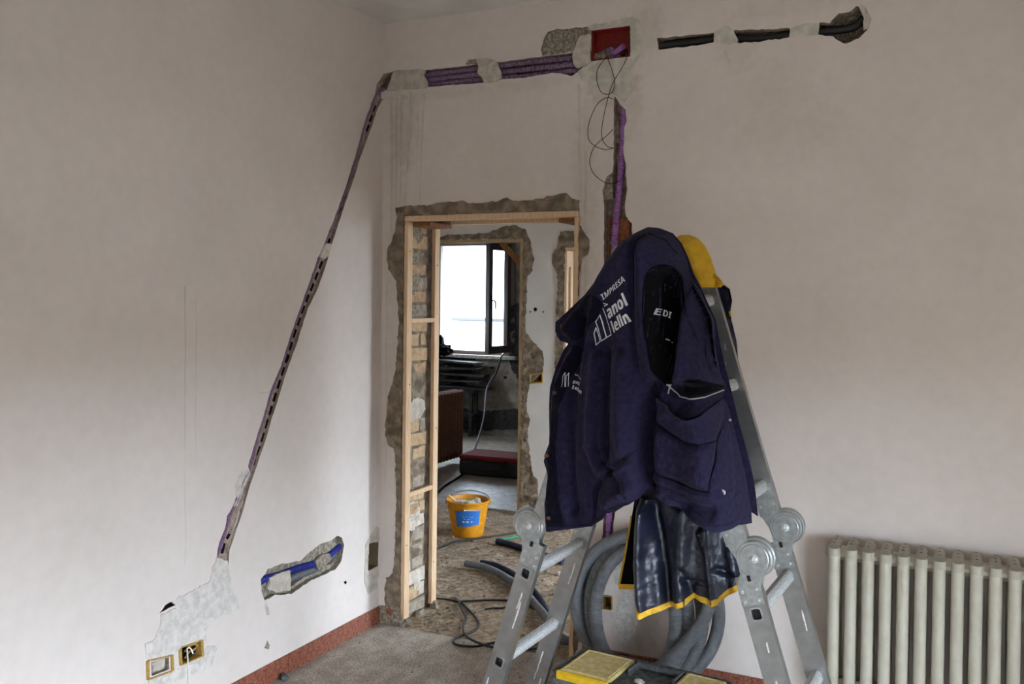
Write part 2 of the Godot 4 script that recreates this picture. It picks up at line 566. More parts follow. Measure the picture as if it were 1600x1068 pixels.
# the two big walls: off-white paint with smears of filler, drips and pencil lines, laid out in metres on the wall
func painted_wall(is_back: bool) -> StandardMaterial3D:
	var pw := 5.0
	var ph := 3.1
	var px := 300.0
	var im := Image.create(int(pw * px), int(ph * px), false, Image.FORMAT_RGB8)
	var base := Color(0.88, 0.825, 0.785)
	var n := FastNoiseLite.new()
	n.seed = 5 if is_back else 6
	n.fractal_octaves = 4
	n.frequency = 1.0
	var marks := []
	if is_back:
		# x, y, half width, half height, strength: filler smears round the trenches and the box
		marks = [[1.34, 2.80, 0.10, 0.12, 0.10], [1.2, 2.58, 0.13, 0.10, 0.10], [1.3, 2.5, 0.05, 0.16, 0.08], [1.75, 2.68, 0.10, 0.10, 0.06], [1.95, 2.40, 0.20, 0.22, 0.035], [1.95, 2.83, 0.25, 0.04, 0.05], [1.08, 2.05, 0.07, 0.55, 0.07], [1.07, 1.6, 0.035, 0.5, 0.07], [0.09, 1.7, 0.07, 0.9, 0.05], [0.12, 2.45, 0.1, 0.2, 0.08], [0.3, 2.62, 0.3, 0.03, 0.07], [0.8, 2.62, 0.2, 0.03, 0.05], [1.35, 0.25, 0.12, 0.16, 0.12]]
	for j in im.get_height():
		var y := ph - (j + 0.5) / px
		for i in im.get_width():
			var x := (i + 0.5) / px
			var c := base
			var k := 1.0 + 0.03 * n.get_noise_2d(x * 1.6, y * 1.6) + 0.018 * n.get_noise_2d(x * 14.0, y * 14.0)
			for mk in marks:
				var dx: float = (x - mk[0]) / mk[2]
				var dy: float = (y - mk[1]) / mk[3]
				var d := dx * dx + dy * dy
				if d < 1.6:
					var a := clampf(1.25 - d + 0.9 * n.get_noise_2d(x * 20.0 + 50.0, y * 20.0), 0.0, 1.0)
					k -= mk[4] * a * 0.6
			c = Color(c.r * k, c.g * k, c.b * k * (1.0 - (1.0 - minf(k, 1.0)) * 0.25))
			im.set_pixel(i, j, c)
	var line := func(x0: float, y0: float, x1: float, y1: float, w: float, s: float):
		for jj in range(int((ph - y0) * px), int((ph - y1) * px) + 1):
			if jj < 0 or jj >= im.get_height():
				continue
			var t := ((ph - jj / px) - y0) / (y1 - y0)
			var xc := (lerpf(x0, x1, t) + 0.006 * n.get_noise_2d(t * 3.0, x0 * 40.0)) * px
			var half := maxf(0.6, w * px * (0.8 + 0.4 * n.get_noise_2d(t * 3.0, x1 * 9.0)))
			var fade := clampf(0.8 + 1.0 * n.get_noise_2d(t * 4.0, x1 * 70.0), 0.2, 1.0) * (1.0 - 0.6 * t)
			for ii in range(maxi(0, int(xc - half) - 1), mini(im.get_width() - 1, int(xc + half) + 2)):
				var f := s * fade * clampf((half + 0.5 - absf(ii + 0.5 - xc)) / (half * 0.6 + 0.5), 0.0, 1.0)
				var o := im.get_pixel(ii, jj)
				im.set_pixel(ii, jj, Color(o.r * (1 - f), o.g * (1 - f), o.b * (1 - f * 1.1)))
	if is_back:
		# drips of dirty water under the filled trench
		for d in [[0.045, 2.60, 0.06, 1.75, 0.010, 0.10], [0.075, 2.62, 0.078, 2.0, 0.006, 0.14], [0.105, 2.6, 0.10, 1.9, 0.008, 0.09], [0.17, 2.6, 0.12, 2.0, 0.005, 0.15], [0.16, 2.64, 0.13, 2.3, 0.004, 0.10], [0.235, 2.63, 0.215, 2.1, 0.004, 0.14], [0.20, 2.6, 0.20, 2.2, 0.004, 0.07], [1.045, 2.6, 1.06, 2.1, 0.010, 0.09], [1.085, 2.3, 1.09, 1.6, 0.008, 0.10], [1.06, 1.9, 1.07, 1.3, 0.006, 0.12], [1.70, 2.68, 1.72, 2.62, 0.004, 0.12], [0.03, 1.7, 0.035, 0.4, 0.004, 0.08]]:
			line.call(d[0], d[1], d[2], d[3], d[4], d[5])
	else:
		# pencil lines and scratches (x counts from the corner towards the camera)
		for d in [[1.30, 1.67, 1.29, 0.62, 0.0012, 0.13], [1.245, 1.62, 1.238, 1.0, 0.001, 0.09], [0.03, 2.3, 0.03, 0.5, 0.004, 0.05], [0.05, 1.55, 0.052, 1.3, 0.002, 0.12], [0.1, 1.4, 0.1, 1.32, 0.001, 0.10]]:
			line.call(d[0], d[1], d[2], d[3], d[4], d[5])
		im.fill_rect(Rect2i(int(0.8 * px), int((ph - 1.232) * px), 28, 1), base.darkened(0.1))
	var m := mat(Color.WHITE, 0.92)
	if not is_back:
		im.flip_x()
	m.albedo_texture = ImageTexture.create_from_image(im)
	m.uv1_triplanar = true
	m.uv1_world_triplanar = true
	m.uv1_scale = Vector3(1.0 / pw, 1.0 / ph, 1.0 / pw)
	m.normal_enabled = true
	m.normal_texture = bumps[0]
	m.normal_scale = 0.10
	return m

# ================= the setting =================
const RX := 3.9
const RZ := 4.15
const RH := 2.99

func shell():
	slab("floor", Vector3(-0.3, -0.15, -0.02), Vector3(RX + 0.3, 0.0, RZ + 0.3), M.floor)
	slab("ceiling", Vector3(-3.8, RH, -6.1), Vector3(RX + 0.3, RH + 0.2, RZ + 0.3), M.ceil)
	# two windows: a low balcony window to the right of the camera, another behind it
	window_wall("wall_right", "window_1", frame_xyz(Vector3(0, 0, 1), Vector3.UP, Vector3(-1, 0, 0), Vector3(RX, 0, 0)), 0.0, RZ, 2.0, 3.8, 0.06, 1.5)
	window_wall("wall_front", "window_3", frame_xyz(Vector3(-1, 0, 0), Vector3.UP, Vector3(0, 0, -1), Vector3(0, 0, RZ)), -RX - 0.3, 0.3, -2.86, -2.6, 0.06, 1.5)
	# skirting of red marble
	var bl := structure("baseboard_left")
	for k in 6:
		var st := begin()
		box_at(st, Vector3(0.0, 0.0, 0.004 + k * 0.7), Vector3(0.011, 0.082, 0.7 + k * 0.7), 0.002)
		obj("skirting_slab", st, M.marble, bl)
	var bb := structure("baseboard_back")
	for k in 4:
		var st := begin()
		var x0 := 1.10 + k * 0.6
		box_at(st, Vector3(x0, 0.0, 0.0), Vector3(x0 + 0.597, 0.082, 0.011), 0.002)
		obj("skirting_slab", st, M.marble, bb)

# a wall along x of its frame, its inner face at z = 0, with one window
func window_wall(wall: String, window: String, xf: Transform3D, x0: float, x1: float, a: float, b: float, y0: float, y1: float):
	var w := structure(wall)
	var c := comb("plaster", w)
	block(c, Vector3((x0 + x1) * 0.5, RH * 0.5, -0.15), Vector3(x1 - x0, RH, 0.3), M.plain, false, xf)
	block(c, Vector3((a + b) * 0.5, (y0 + y1) * 0.5, -0.15), Vector3(b - a, y1 - y0, 0.5), M.plain, true, xf)
	var f := structure(window)
	for x in [a + 0.03, (a + b) * 0.5, b - 0.03]:
		var st := begin()
		box(st, xf * pos(x, (y0 + y1) * 0.5, -0.15), Vector3(0.06, y1 - y0, 0.06))
		obj("stile", st, M.oldwood, f)
	for y in [y0 + 0.03, y1 - 0.03]:
		var st := begin()
		box(st, xf * pos((a + b) * 0.5, y, -0.15), Vector3(b - a, 0.06, 0.06))
		obj("cross_rail", st, M.oldwood, f)

func back_wall():
	var w := structure("wall_back")
	var c := comb("plaster", w)
	var I := Transform3D.IDENTITY
	block(c, Vector3(1.2, RH * 0.5, -0.1575), Vector3(7.4, RH, 0.315), M.wallback)
	cut(c, pk([Vector2(0.110, -0.1), Vector2(0.110, 2.045), Vector2(1.056, 2.045), Vector2(1.056, -0.1)]), 0.4, M.mortar, I)
	# the long trench of purple conduits, from the corner to the box
	cut(c, ragged([Vector2(-0.039, 2.698), Vector2(-0.009, 2.742), Vector2(0.063, 2.753), Vector2(0.149, 2.741), Vector2(0.248, 2.740), Vector2(0.520, 2.739), Vector2(0.575, 2.749), Vector2(0.642, 2.739), Vector2(1.016, 2.746), Vector2(1.106, 2.744), Vector2(1.107, 2.650), Vector2(1.033, 2.654), Vector2(1.012, 2.639), Vector2(0.958, 2.656), Vector2(0.914, 2.663), Vector2(0.753, 2.654), Vector2(0.663, 2.657), Vector2(0.566, 2.650), Vector2(0.466, 2.653), Vector2(0.253, 2.657), Vector2(0.102, 2.664), Vector2(0.007, 2.662), Vector2(-0.038, 2.660)], 0.014, 0.002, 3.0), 0.050, M.chase, I)
	cut(c, pk([Vector2(1.101, 2.833), Vector2(1.283, 2.834), Vector2(1.287, 2.700), Vector2(1.105, 2.697)]), 0.060, M.rubble, I)
	cut(c, pk([Vector2(1.192, 0.320), Vector2(1.237, 0.321), Vector2(1.238, 0.264), Vector2(1.193, 0.263)]), 0.05, M.boxhole, I)
	# the bare patch where the plaster came off above it
	cut(c, ragged([Vector2(0.855, 2.770), Vector2(0.867, 2.819), Vector2(0.889, 2.854), Vector2(0.940, 2.857), Vector2(1.080, 2.852), Vector2(1.101, 2.844), Vector2(1.102, 2.747), Vector2(1.010, 2.748), Vector2(0.868, 2.749)], 0.014, 0.004, 5.0), 0.012, M.rubble, I)
	# dark chases to the right and the broken hole at their end
	cut(c, ragged([Vector2(1.406, 2.765), Vector2(1.650, 2.762), Vector2(1.651, 2.723), Vector2(1.621, 2.717), Vector2(1.412, 2.715)], 0.02, 0.0025, 6.0), 0.055, M.chase, I)
	cut(c, ragged([Vector2(1.736, 2.762), Vector2(1.963, 2.745), Vector2(1.959, 2.711), Vector2(1.921, 2.703), Vector2(1.753, 2.709)], 0.014, 0.004, 7.0), 0.050, M.chase, I)
	cut(c, ragged([Vector2(2.075, 2.753), Vector2(2.116, 2.748), Vector2(2.152, 2.782), Vector2(2.197, 2.785), Vector2(2.213, 2.801), Vector2(2.249, 2.791), Vector2(2.266, 2.749), Vector2(2.255, 2.703), Vector2(2.225, 2.674), Vector2(2.180, 2.656), Vector2(2.154, 2.668), Vector2(2.127, 2.690), Vector2(2.070, 2.707)], 0.012, 0.004, 8.0), 0.075, M.rubble, I)
	# the upright chase
	cut(c, ragged([Vector2(1.214, 2.533), Vector2(1.241, 2.497), Vector2(1.265, 2.470), Vector2(1.272, 2.419), Vector2(1.261, 2.392), Vector2(1.259, 2.305), Vector2(1.269, 2.215), Vector2(1.279, 2.119), Vector2(1.271, 2.066), Vector2(1.272, 2.004), Vector2(1.302, 1.967), Vector2(1.306, 1.905), Vector2(1.268, 1.869), Vector2(1.261, 1.771), Vector2(1.250, 1.262), Vector2(1.244, 0.695), Vector2(1.226, 0.493), Vector2(1.179, 0.387), Vector2(1.155, 0.383), Vector2(1.183, 0.516), Vector2(1.193, 0.689), Vector2(1.190, 1.259), Vector2(1.176, 1.828), Vector2(1.173, 2.075), Vector2(1.178, 2.111), Vector2(1.186, 2.182), Vector2(1.213, 2.195), Vector2(1.214, 2.308)], 0.02, 0.003, 9.0), 0.048, M.chase, I)
	# mortar round the raw doorway: one broad collar
	var collar := [Vector2(0.033, 0.002), Vector2(0.039, 0.090), Vector2(0.038, 0.171), Vector2(0.045, 0.226), Vector2(0.075, 0.250), Vector2(0.093, 0.307), Vector2(0.096, 0.435), Vector2(0.098, 0.563), Vector2(0.096, 0.691), Vector2(0.091, 0.818), Vector2(0.083, 0.881), Vector2(0.052, 0.894), Vector2(0.032, 0.941), Vector2(0.035, 1.037), Vector2(0.042, 1.134), Vector2(0.067, 1.199), Vector2(0.085, 1.264), Vector2(0.099, 1.392), Vector2(0.105, 1.519), Vector2(0.096, 1.614), Vector2(0.087, 1.709), Vector2(0.064, 1.741), Vector2(0.041, 1.772), Vector2(0.029, 1.820), Vector2(0.032, 1.868), Vector2(0.055, 1.916), Vector2(0.080, 1.969), Vector2(0.087, 2.026), Vector2(0.075, 2.071), Vector2(0.105, 2.083), Vector2(0.213, 2.082), Vector2(0.328, 2.088), Vector2(0.463, 2.099), Vector2(0.498, 2.079), Vector2(0.661, 2.092), Vector2(0.691, 2.106), Vector2(0.724, 2.087), Vector2(0.868, 2.091), Vector2(0.941, 2.112), Vector2(0.991, 2.113), Vector2(1.019, 2.091), Vector2(1.054, 2.079), Vector2(1.055, 1.972), Vector2(1.080, 1.935), Vector2(1.108, 1.900), Vector2(1.109, 1.868), Vector2(1.097, 1.834), Vector2(1.073, 1.817), Vector2(1.064, 1.780), Vector2(1.059, 1.713), Vector2(1.058, 1.633), Vector2(1.067, 1.368), Vector2(1.069, 0.964), Vector2(1.073, 0.530), Vector2(1.076, 0.073)]
	collar.append_array([Vector2(1.056, 0.0), Vector2(1.056, 2.036), Vector2(0.128, 2.036), Vector2(0.128, 0.0)])
	patch("mortar_collar", collar, M.mortar, w, I, 0.006, 0.02, 0.005, 1.0)
	# plugs of plaster that hold the conduits, and the skim round the box
	patch("plaster_plug", [Vector2(0.019, 2.655), Vector2(0.041, 2.710), Vector2(0.059, 2.754), Vector2(0.153, 2.750), Vector2(0.204, 2.748), Vector2(0.244, 2.740), Vector2(0.234, 2.714), Vector2(0.252, 2.685), Vector2(0.249, 2.651), Vector2(0.102, 2.657)], M.plaster, w, I, 0.007, 0.01, 0.004, 2.0)
	patch("plaster_plug", [Vector2(0.520, 2.763), Vector2(0.581, 2.763), Vector2(0.618, 2.753), Vector2(0.636, 2.734), Vector2(0.649, 2.706), Vector2(0.660, 2.660), Vector2(0.630, 2.648), Vector2(0.566, 2.650), Vector2(0.555, 2.672), Vector2(0.531, 2.699), Vector2(0.537, 2.719)], M.plaster, w, I, 0.010, 0.01, 0.004, 3.0)
	patch("plaster_plug", [Vector2(1.019, 2.747), Vector2(1.031, 2.789), Vector2(1.049, 2.816), Vector2(1.089, 2.820), Vector2(1.100, 2.822), Vector2(1.102, 2.693), Vector2(1.079, 2.678), Vector2(1.033, 2.674), Vector2(1.014, 2.702)], M.plaster, w, I, 0.008, 0.01, 0.004, 4.0)
	patch("filler_smear", [Vector2(1.083, 2.858), Vector2(1.298, 2.869), Vector2(1.327, 2.857), Vector2(1.340, 2.772), Vector2(1.329, 2.690), Vector2(1.289, 2.644), Vector2(1.279, 2.528), Vector2(1.262, 2.501), Vector2(1.214, 2.539), Vector2(1.123, 2.583), Vector2(1.074, 2.608), Vector2(1.033, 2.657), Vector2(1.103, 2.693), Vector2(1.288, 2.694), Vector2(1.286, 2.837), Vector2(1.089, 2.837)], M.smear, w, I, 0.002, 0.014, 0.006, 5.0)
	patch("filler_smear", [Vector2(1.653, 2.764), Vector2(1.685, 2.777), Vector2(1.706, 2.785), Vector2(1.733, 2.763), Vector2(1.745, 2.712), Vector2(1.718, 2.704), Vector2(1.656, 2.721)], M.smear, w, I, 0.002, 0.012, 0.004, 6.0)
	patch("filler_smear", [Vector2(1.966, 2.747), Vector2(2.001, 2.756), Vector2(2.075, 2.755), Vector2(2.070, 2.707), Vector2(2.001, 2.704), Vector2(1.961, 2.709)], M.smear, w, I, 0.002, 0.012, 0.004, 7.0)
	patch("mortar_patch", [Vector2(0.465, 2.745), Vector2(0.478, 2.765), Vector2(0.520, 2.766), Vector2(0.530, 2.741)], M.rubble, w, I, 0.004, 0.01, 0.003, 8.0)
	patch("mortar_lump", [Vector2(1.173, 2.080), Vector2(1.169, 2.123), Vector2(1.178, 2.154), Vector2(1.186, 2.179), Vector2(1.210, 2.186), Vector2(1.217, 2.124), Vector2(1.215, 2.076)], M.rubble, w, I, 0.012, 0.01, 0.004, 9.0)
	patch("plaster_lump", [Vector2(2.223, 2.800), Vector2(2.247, 2.792), Vector2(2.268, 2.749), Vector2(2.257, 2.706), Vector2(2.241, 2.702), Vector2(2.243, 2.747)], M.plaster, w, I, 0.014, 0.01, 0.004, 10.0)
	patch("broken_plaster", [Vector2(1.238, 0.438), Vector2(1.268, 0.471), Vector2(1.334, 0.409), Vector2(1.364, 0.344), Vector2(1.343, 0.185), Vector2(1.294, 0.106), Vector2(1.263, 0.157), Vector2(1.256, 0.242), Vector2(1.290, 0.346), Vector2(1.251, 0.369)], M.skim, w, I, 0.005, 0.012, 0.006, 11.0)
	patch("skirting_bed", [Vector2(0.005, 0.085), Vector2(0.077, 0.100), Vector2(0.126, 0.095), Vector2(0.142, 0.030), Vector2(0.078, 0.003), Vector2(0.006, -0.002)], M.rubble, w, pos(0, 0, 0.002), 0.008, 0.01, 0.004, 12.0)
	patch("skirting_stub", [Vector2(0.047, 0.075), Vector2(0.073, 0.086), Vector2(0.093, 0.070), Vector2(0.078, 0.045), Vector2(0.055, 0.051)], M.marble, w, pos(0, 0, 0.007), 0.006, 0.006, 0.003, 13.0)
	patch("mortar_lump", [Vector2(1.081, 0.372), Vector2(1.111, 0.420), Vector2(1.140, 0.309), Vector2(1.127, 0.148), Vector2(1.082, 0.082)], M.rubble, w, I, 0.01, 0.014, 0.004, 13.0)
	# hollow clay bricks seen in the upright chase
	var k := 0
	for b in [[0.0, 1.95], [0.0, 1.83], [0.0, 1.71], [0.0, 2.25], [0.0, 2.38]]:
		var st := begin()
		var y: float = b[1]
		var wx := 0.10 if y < 2.1 else 0.05
		var cx := 1.235 if y < 2.1 else 1.205
		box(st, pos(cx, y, -0.05) * Transform3D(Basis(Vector3.BACK, 0.02 * (k - 2)), Vector3.ZERO), Vector3(wx, 0.105, 0.03), 0.004)
		obj("brick", st, M.clay if k < 3 else M.brick3, w)
		k += 1
	# the bricks of the left reveal, one by one, between the two planks
	rng.seed = 31
	var mats := [M.brick0, M.brick2, M.brick0, M.brick3]
	var y := 0.02
	var row := 0
	while y < 1.985:
		var h := 0.066 + rng.randf() * 0.012
		var z := -0.045
		var broken := y > 1.72 or (y > 1.0 and y < 1.13)
		var lens: Array = [0.21] if row % 2 == 0 else ([0.14, 0.07] if row % 3 == 1 else [0.07, 0.14])
		for ln in lens:
			var L: float = ln
			var st := begin()
			var out := 0.112 + rng.randf_range(-0.006, 0.006)
			if broken:
				out -= rng.randf() * 0.015
			var t := Transform3D(Basis.from_euler(Vector3(rng.randf_range(-0.04, 0.04), rng.randf_range(-0.05, 0.05), rng.randf_range(-0.04, 0.04))), Vector3(out - 0.03, y + h * 0.5, z - L * 0.5))
			chipped(st, t, Vector3(0.06, h - 0.008, L - 0.007), 0.004 if not broken else 0.010)
			var mi := rng.randi() % 4
			if broken and rng.randf() < 0.45:
				mi = 3
			obj("brick", st, M.brick1 if (y < 0.5 and rng.randf() < 0.6) else mats[mi], w)
			z -= L
		y += h
		row += 1
	# mortar that oozes between them and fills the joint in front of the far plank
	var R := frame_xyz(Vector3(0, 0, -1), Vector3.UP, Vector3.RIGHT, Vector3(0.076, 0, 0))
	patch("joint_mortar", [Vector2(0.03, 0.0), Vector2(0.268, 0.0), Vector2(0.268, 2.03), Vector2(0.03, 2.03)], M.rubble, w, R, 0.012, 0.013, 0.0, 14.0)
	for q in [[0.055, 1.76, 0.12, 0.20], [0.06, 1.56, 0.10, 0.06], [0.10, 1.95, 0.1, 0.09], [0.09, 1.06, 0.15, 0.10], [0.07, 0.52, 0.13, 0.13], [0.15, 0.16, 0.07, 0.08]]:
		var x0: float = q[0]
		var y0: float = q[1]
		var ww: float = q[2]
		var hh: float = q[3]
		patch("mortar_daub", [Vector2(x0, y0 - hh * 0.5), Vector2(x0 + ww * 0.6, y0 - hh * 0.55), Vector2(x0 + ww, y0 - hh * 0.1), Vector2(x0 + ww * 0.8, y0 + hh * 0.5), Vector2(x0 + ww * 0.25, y0 + hh * 0.6), Vector2(x0 - 0.01, y0 + hh * 0.2)], M.plaster if y0 < 1.2 else M.rubble, w, frame_xyz(Vector3(0, 0, -1), Vector3.UP, Vector3.RIGHT, Vector3(0.108, 0, 0)), 0.012, 0.011, 0.01, 20.0 + y0)

# a brick with worn, uneven faces
func chipped(st: SurfaceTool, xf: Transform3D, size: Vector3, wear: float):
	var h := size * 0.5
	var poly := PackedVector2Array()
	var n := 14
	for i in n:
		var a := TAU * i / n
		var p := Vector2(clampf(cos(a) * 2.4, -1, 1) * h.z, clampf(sin(a) * 2.4, -1, 1) * h.y)
		p -= p.normalized() * rng.randf() * wear
		poly.append(p)
	var f := xf * frame_xyz(Vector3(0, 0, -1), Vector3.UP, Vector3.RIGHT, Vector3.ZERO)
	extrude(st, poly, -h.x, h.x - 0.003, f)
	var inner := PackedVector2Array()
	for p in poly:
		inner.append(p * 0.86)
	extrude(st, inner, h.x - 0.004, h.x + rng.randf() * 0.002, f)

func left_wall():
	var w := structure("wall_left")
	var c := comb("plaster", w)
	var L := frame_xyz(Vector3(0, 0, -1), Vector3.UP, Vector3.RIGHT, Vector3.ZERO)
	block(c, Vector3(-RZ * 0.5, RH * 0.5, -0.15), Vector3(RZ, RH, 0.3), M.wallleft, false, L)
	# the slanting chase
	cut(c, ragged([Vector2(0.009, 2.757), Vector2(-0.062, 2.682), Vector2(-0.078, 2.631), Vector2(-0.146, 2.508), Vector2(-0.172, 2.455), Vector2(-0.230, 2.313), Vector2(-0.326, 2.116), Vector2(-0.406, 1.975), Vector2(-0.498, 1.821), Vector2(-0.512, 1.809), Vector2(-0.569, 1.698), Vector2(-0.634, 1.579), Vector2(-0.696, 1.463), Vector2(-0.757, 1.334), Vector2(-0.823, 1.234), Vector2(-0.863, 1.133), Vector2(-0.897, 1.067), Vector2(-0.953, 0.939), Vector2(-0.993, 0.928), Vector2(-1.015, 0.900), Vector2(-1.031, 0.865), Vector2(-1.021, 0.827), Vector2(-1.039, 0.792), Vector2(-1.071, 0.761), Vector2(-1.081, 0.714), Vector2(-1.112, 0.665), Vector2(-1.127, 0.611), Vector2(-1.062, 0.559), Vector2(-1.055, 0.621), Vector2(-1.029, 0.671), Vector2(-0.995, 0.733), Vector2(-0.967, 0.803), Vector2(-0.937, 0.868), Vector2(-0.903, 0.931), Vector2(-0.858, 1.016), Vector2(-0.827, 1.080), Vector2(-0.780, 1.181), Vector2(-0.720, 1.307), Vector2(-0.645, 1.445), Vector2(-0.581, 1.579), Vector2(-0.514, 1.665), Vector2(-0.460, 1.761), Vector2(-0.414, 1.868), Vector2(-0.324, 2.047), Vector2(-0.256, 2.173), Vector2(-0.186, 2.319), Vector2(-0.108, 2.454), Vector2(-0.060, 2.550), Vector2(-0.022, 2.605), Vector2(0.023, 2.639)], 0.02, 0.002, 30.0), 0.018, M.chase, L)
	# slots of the hollow bricks, open in the floor of the chase
	var line := Curve2D.new()
	line.bake_interval = 0.01
	for q in [Vector2(-0.040, 2.587), Vector2(-0.098, 2.482), Vector2(-0.186, 2.306), Vector2(-0.281, 2.127), Vector2(-0.363, 1.984), Vector2(-0.447, 1.811), Vector2(-0.524, 1.682), Vector2(-0.594, 1.573), Vector2(-0.657, 1.450), Vector2(-0.719, 1.314), Vector2(-0.783, 1.183), Vector2(-0.832, 1.069), Vector2(-0.868, 0.993), Vector2(-0.898, 0.918), Vector2(-0.928, 0.857), Vector2(-0.957, 0.789), Vector2(-1.001, 0.720), Vector2(-1.065, 0.649), Vector2(-1.082, 0.602)]:
		line.add_point(q)
	var total := line.get_baked_length()
	rng.seed = 5
	for i in 38:
		var t := (i + 0.5) / 38.0
		if (t > 0.09 and t < 0.25) or (t > 0.29 and t < 0.345) or rng.randf() < 0.06:
			continue
		var q := line.sample_baked(t * total)
		var dir := (line.sample_baked(t * total + 0.02) - line.sample_baked(t * total - 0.02)).normalized()
		var b := CSGBox3D.new()
		b.name = "slot"
		b.size = Vector3(0.016, 0.040, 0.12)
		b.operation = CSGShape3D.OPERATION_SUBTRACTION
		b.material = M.dark
		b.transform = L * Transform3D(Basis(Vector3.BACK, atan2(dir.x, -dir.y)), Vector3(q.x, q.y, -0.074))
		c.add_child(b, true)
	# the long hole with blue pipe, and the box hole in the corner
	cut(c, ragged([Vector2(-0.868, 0.455), Vector2(-0.829, 0.484), Vector2(-0.748, 0.486), Vector2(-0.614, 0.464), Vector2(-0.556, 0.487), Vector2(-0.483, 0.507), Vector2(-0.388, 0.505), Vector2(-0.339, 0.514), Vector2(-0.309, 0.498), Vector2(-0.294, 0.455), Vector2(-0.315, 0.391), Vector2(-0.357, 0.362), Vector2(-0.453, 0.358), Vector2(-0.534, 0.360), Vector2(-0.612, 0.344), Vector2(-0.672, 0.336), Vector2(-0.781, 0.361), Vector2(-0.845, 0.359), Vector2(-0.867, 0.401)], 0.014, 0.003, 31.0), 0.028, M.rubble, L)
	cut(c, ragged([Vector2(-0.665, 0.419), Vector2(-0.477, 0.406), Vector2(-0.372, 0.426), Vector2(-0.314, 0.457), Vector2(-0.303, 0.427), Vector2(-0.342, 0.383), Vector2(-0.453, 0.379), Vector2(-0.541, 0.379), Vector2(-0.643, 0.353), Vector2(-0.668, 0.355)], 0.014, 0.002, 35.0), 0.055, M.chase, L)
	cut(c, pk([Vector2(-0.090, 0.416), Vector2(-0.007, 0.409), Vector2(-0.010, 0.285), Vector2(-0.097, 0.281)]), 0.06, M.boxhole, L)
	cut(c, ragged([Vector2(-0.296, 0.282), Vector2(-0.281, 0.287), Vector2(-0.270, 0.275), Vector2(-0.280, 0.266)], 0.02, 0.001, 32.0), 0.02, M.hole, L)
	cut(c, pk([Vector2(-1.310, 0.317), Vector2(-1.208, 0.311), Vector2(-1.203, 0.252), Vector2(-1.306, 0.255)]), 0.05, M.rubble, L)
	cut(c, pk([Vector2(-1.449, 0.313), Vector2(-1.365, 0.302), Vector2(-1.362, 0.256), Vector2(-1.445, 0.261)]), 0.02, M.rubble, L)
	cut(c, ragged([Vector2(-1.412, 0.478), Vector2(-1.385, 0.500), Vector2(-1.355, 0.503), Vector2(-1.330, 0.486), Vector2(-1.367, 0.483)], 0.01, 0.002, 33.0), 0.03, M.hole, L)
	cut(c, ragged([Vector2(-1.323, 0.397), Vector2(-1.292, 0.392), Vector2(-1.275, 0.353), Vector2(-1.297, 0.334), Vector2(-1.319, 0.348)], 0.01, 0.003, 34.0), 0.03, M.dark, L)
	patch("plaster_patch", [Vector2(-1.129, 0.614), Vector2(-1.069, 0.584), Vector2(-1.061, 0.546), Vector2(-1.035, 0.464), Vector2(-1.004, 0.396), Vector2(-1.003, 0.372), Vector2(-1.126, 0.367), Vector2(-1.184, 0.350), Vector2(-1.183, 0.308), Vector2(-1.310, 0.321), Vector2(-1.347, 0.307), Vector2(-1.463, 0.325), Vector2(-1.469, 0.336), Vector2(-1.475, 0.384), Vector2(-1.429, 0.394), Vector2(-1.412, 0.436), Vector2(-1.403, 0.475), Vector2(-1.330, 0.476), Vector2(-1.352, 0.506), Vector2(-1.270, 0.521), Vector2(-1.167, 0.524), Vector2(-1.149, 0.577)], M.skim, w, L, 0.006, 0.012, 0.006, 41.0)
	patch("plaster_patch", [Vector2(-1.466, 0.254), Vector2(-1.340, 0.243), Vector2(-1.199, 0.234), Vector2(-1.183, 0.278), Vector2(-1.118, 0.261), Vector2(-1.151, 0.192), Vector2(-1.283, 0.196), Vector2(-1.459, 0.210)], M.skim, w, L, 0.004, 0.012, 0.005, 42.0)
	patch("box_surround", [Vector2(-0.023, 0.486), Vector2(0.035, 0.441), Vector2(0.036, 0.382), Vector2(-0.005, 0.408), Vector2(-0.090, 0.416), Vector2(-0.097, 0.281), Vector2(-0.008, 0.283), Vector2(-0.002, 0.246), Vector2(-0.014, 0.175), Vector2(-0.095, 0.166), Vector2(-0.126, 0.235), Vector2(-0.121, 0.414), Vector2(-0.075, 0.458)], M.plaster, w, L, 0.003, 0.012, 0.003, 43.0)
	patch("plaster_plug", [Vector2(-0.414, 1.874), Vector2(-0.457, 1.875), Vector2(-0.485, 1.841), Vector2(-0.503, 1.812), Vector2(-0.470, 1.799), Vector2(-0.437, 1.820)], M.plaster, w, L, 0.007, 0.01, 0.003, 44.0)
	patch("plaster_lip", [Vector2(-0.953, 0.942), Vector2(-0.993, 0.928), Vector2(-1.022, 0.899), Vector2(-1.033, 0.865), Vector2(-1.010, 0.819), Vector2(-1.032, 0.788), Vector2(-1.010, 0.788), Vector2(-0.981, 0.845), Vector2(-0.937, 0.905)], M.skim, w, pos(-0.004, 0, 0) * L, 0.004, 0.01, 0.002, 45.0)
	patch("plaster_lip", [Vector2(-0.903, 0.931), Vector2(-0.937, 0.868), Vector2(-0.966, 0.803), Vector2(-0.995, 0.733), Vector2(-1.027, 0.671), Vector2(-1.051, 0.618), Vector2(-1.062, 0.559), Vector2(-1.069, 0.571), Vector2(-1.045, 0.642), Vector2(-1.009, 0.724), Vector2(-0.966, 0.806), Vector2(-0.922, 0.897)], M.plaster, w, pos(-0.018, 0, 0) * L, 0.012, 0.01, 0.003, 46.0)
	patch("paint_chip", [Vector2(-0.841, 0.356), Vector2(-0.821, 0.317), Vector2(-0.813, 0.287), Vector2(-0.833, 0.293), Vector2(-0.845, 0.330)], M.plaster, w, L, 0.0015, 0.008, 0.001, 47.0)
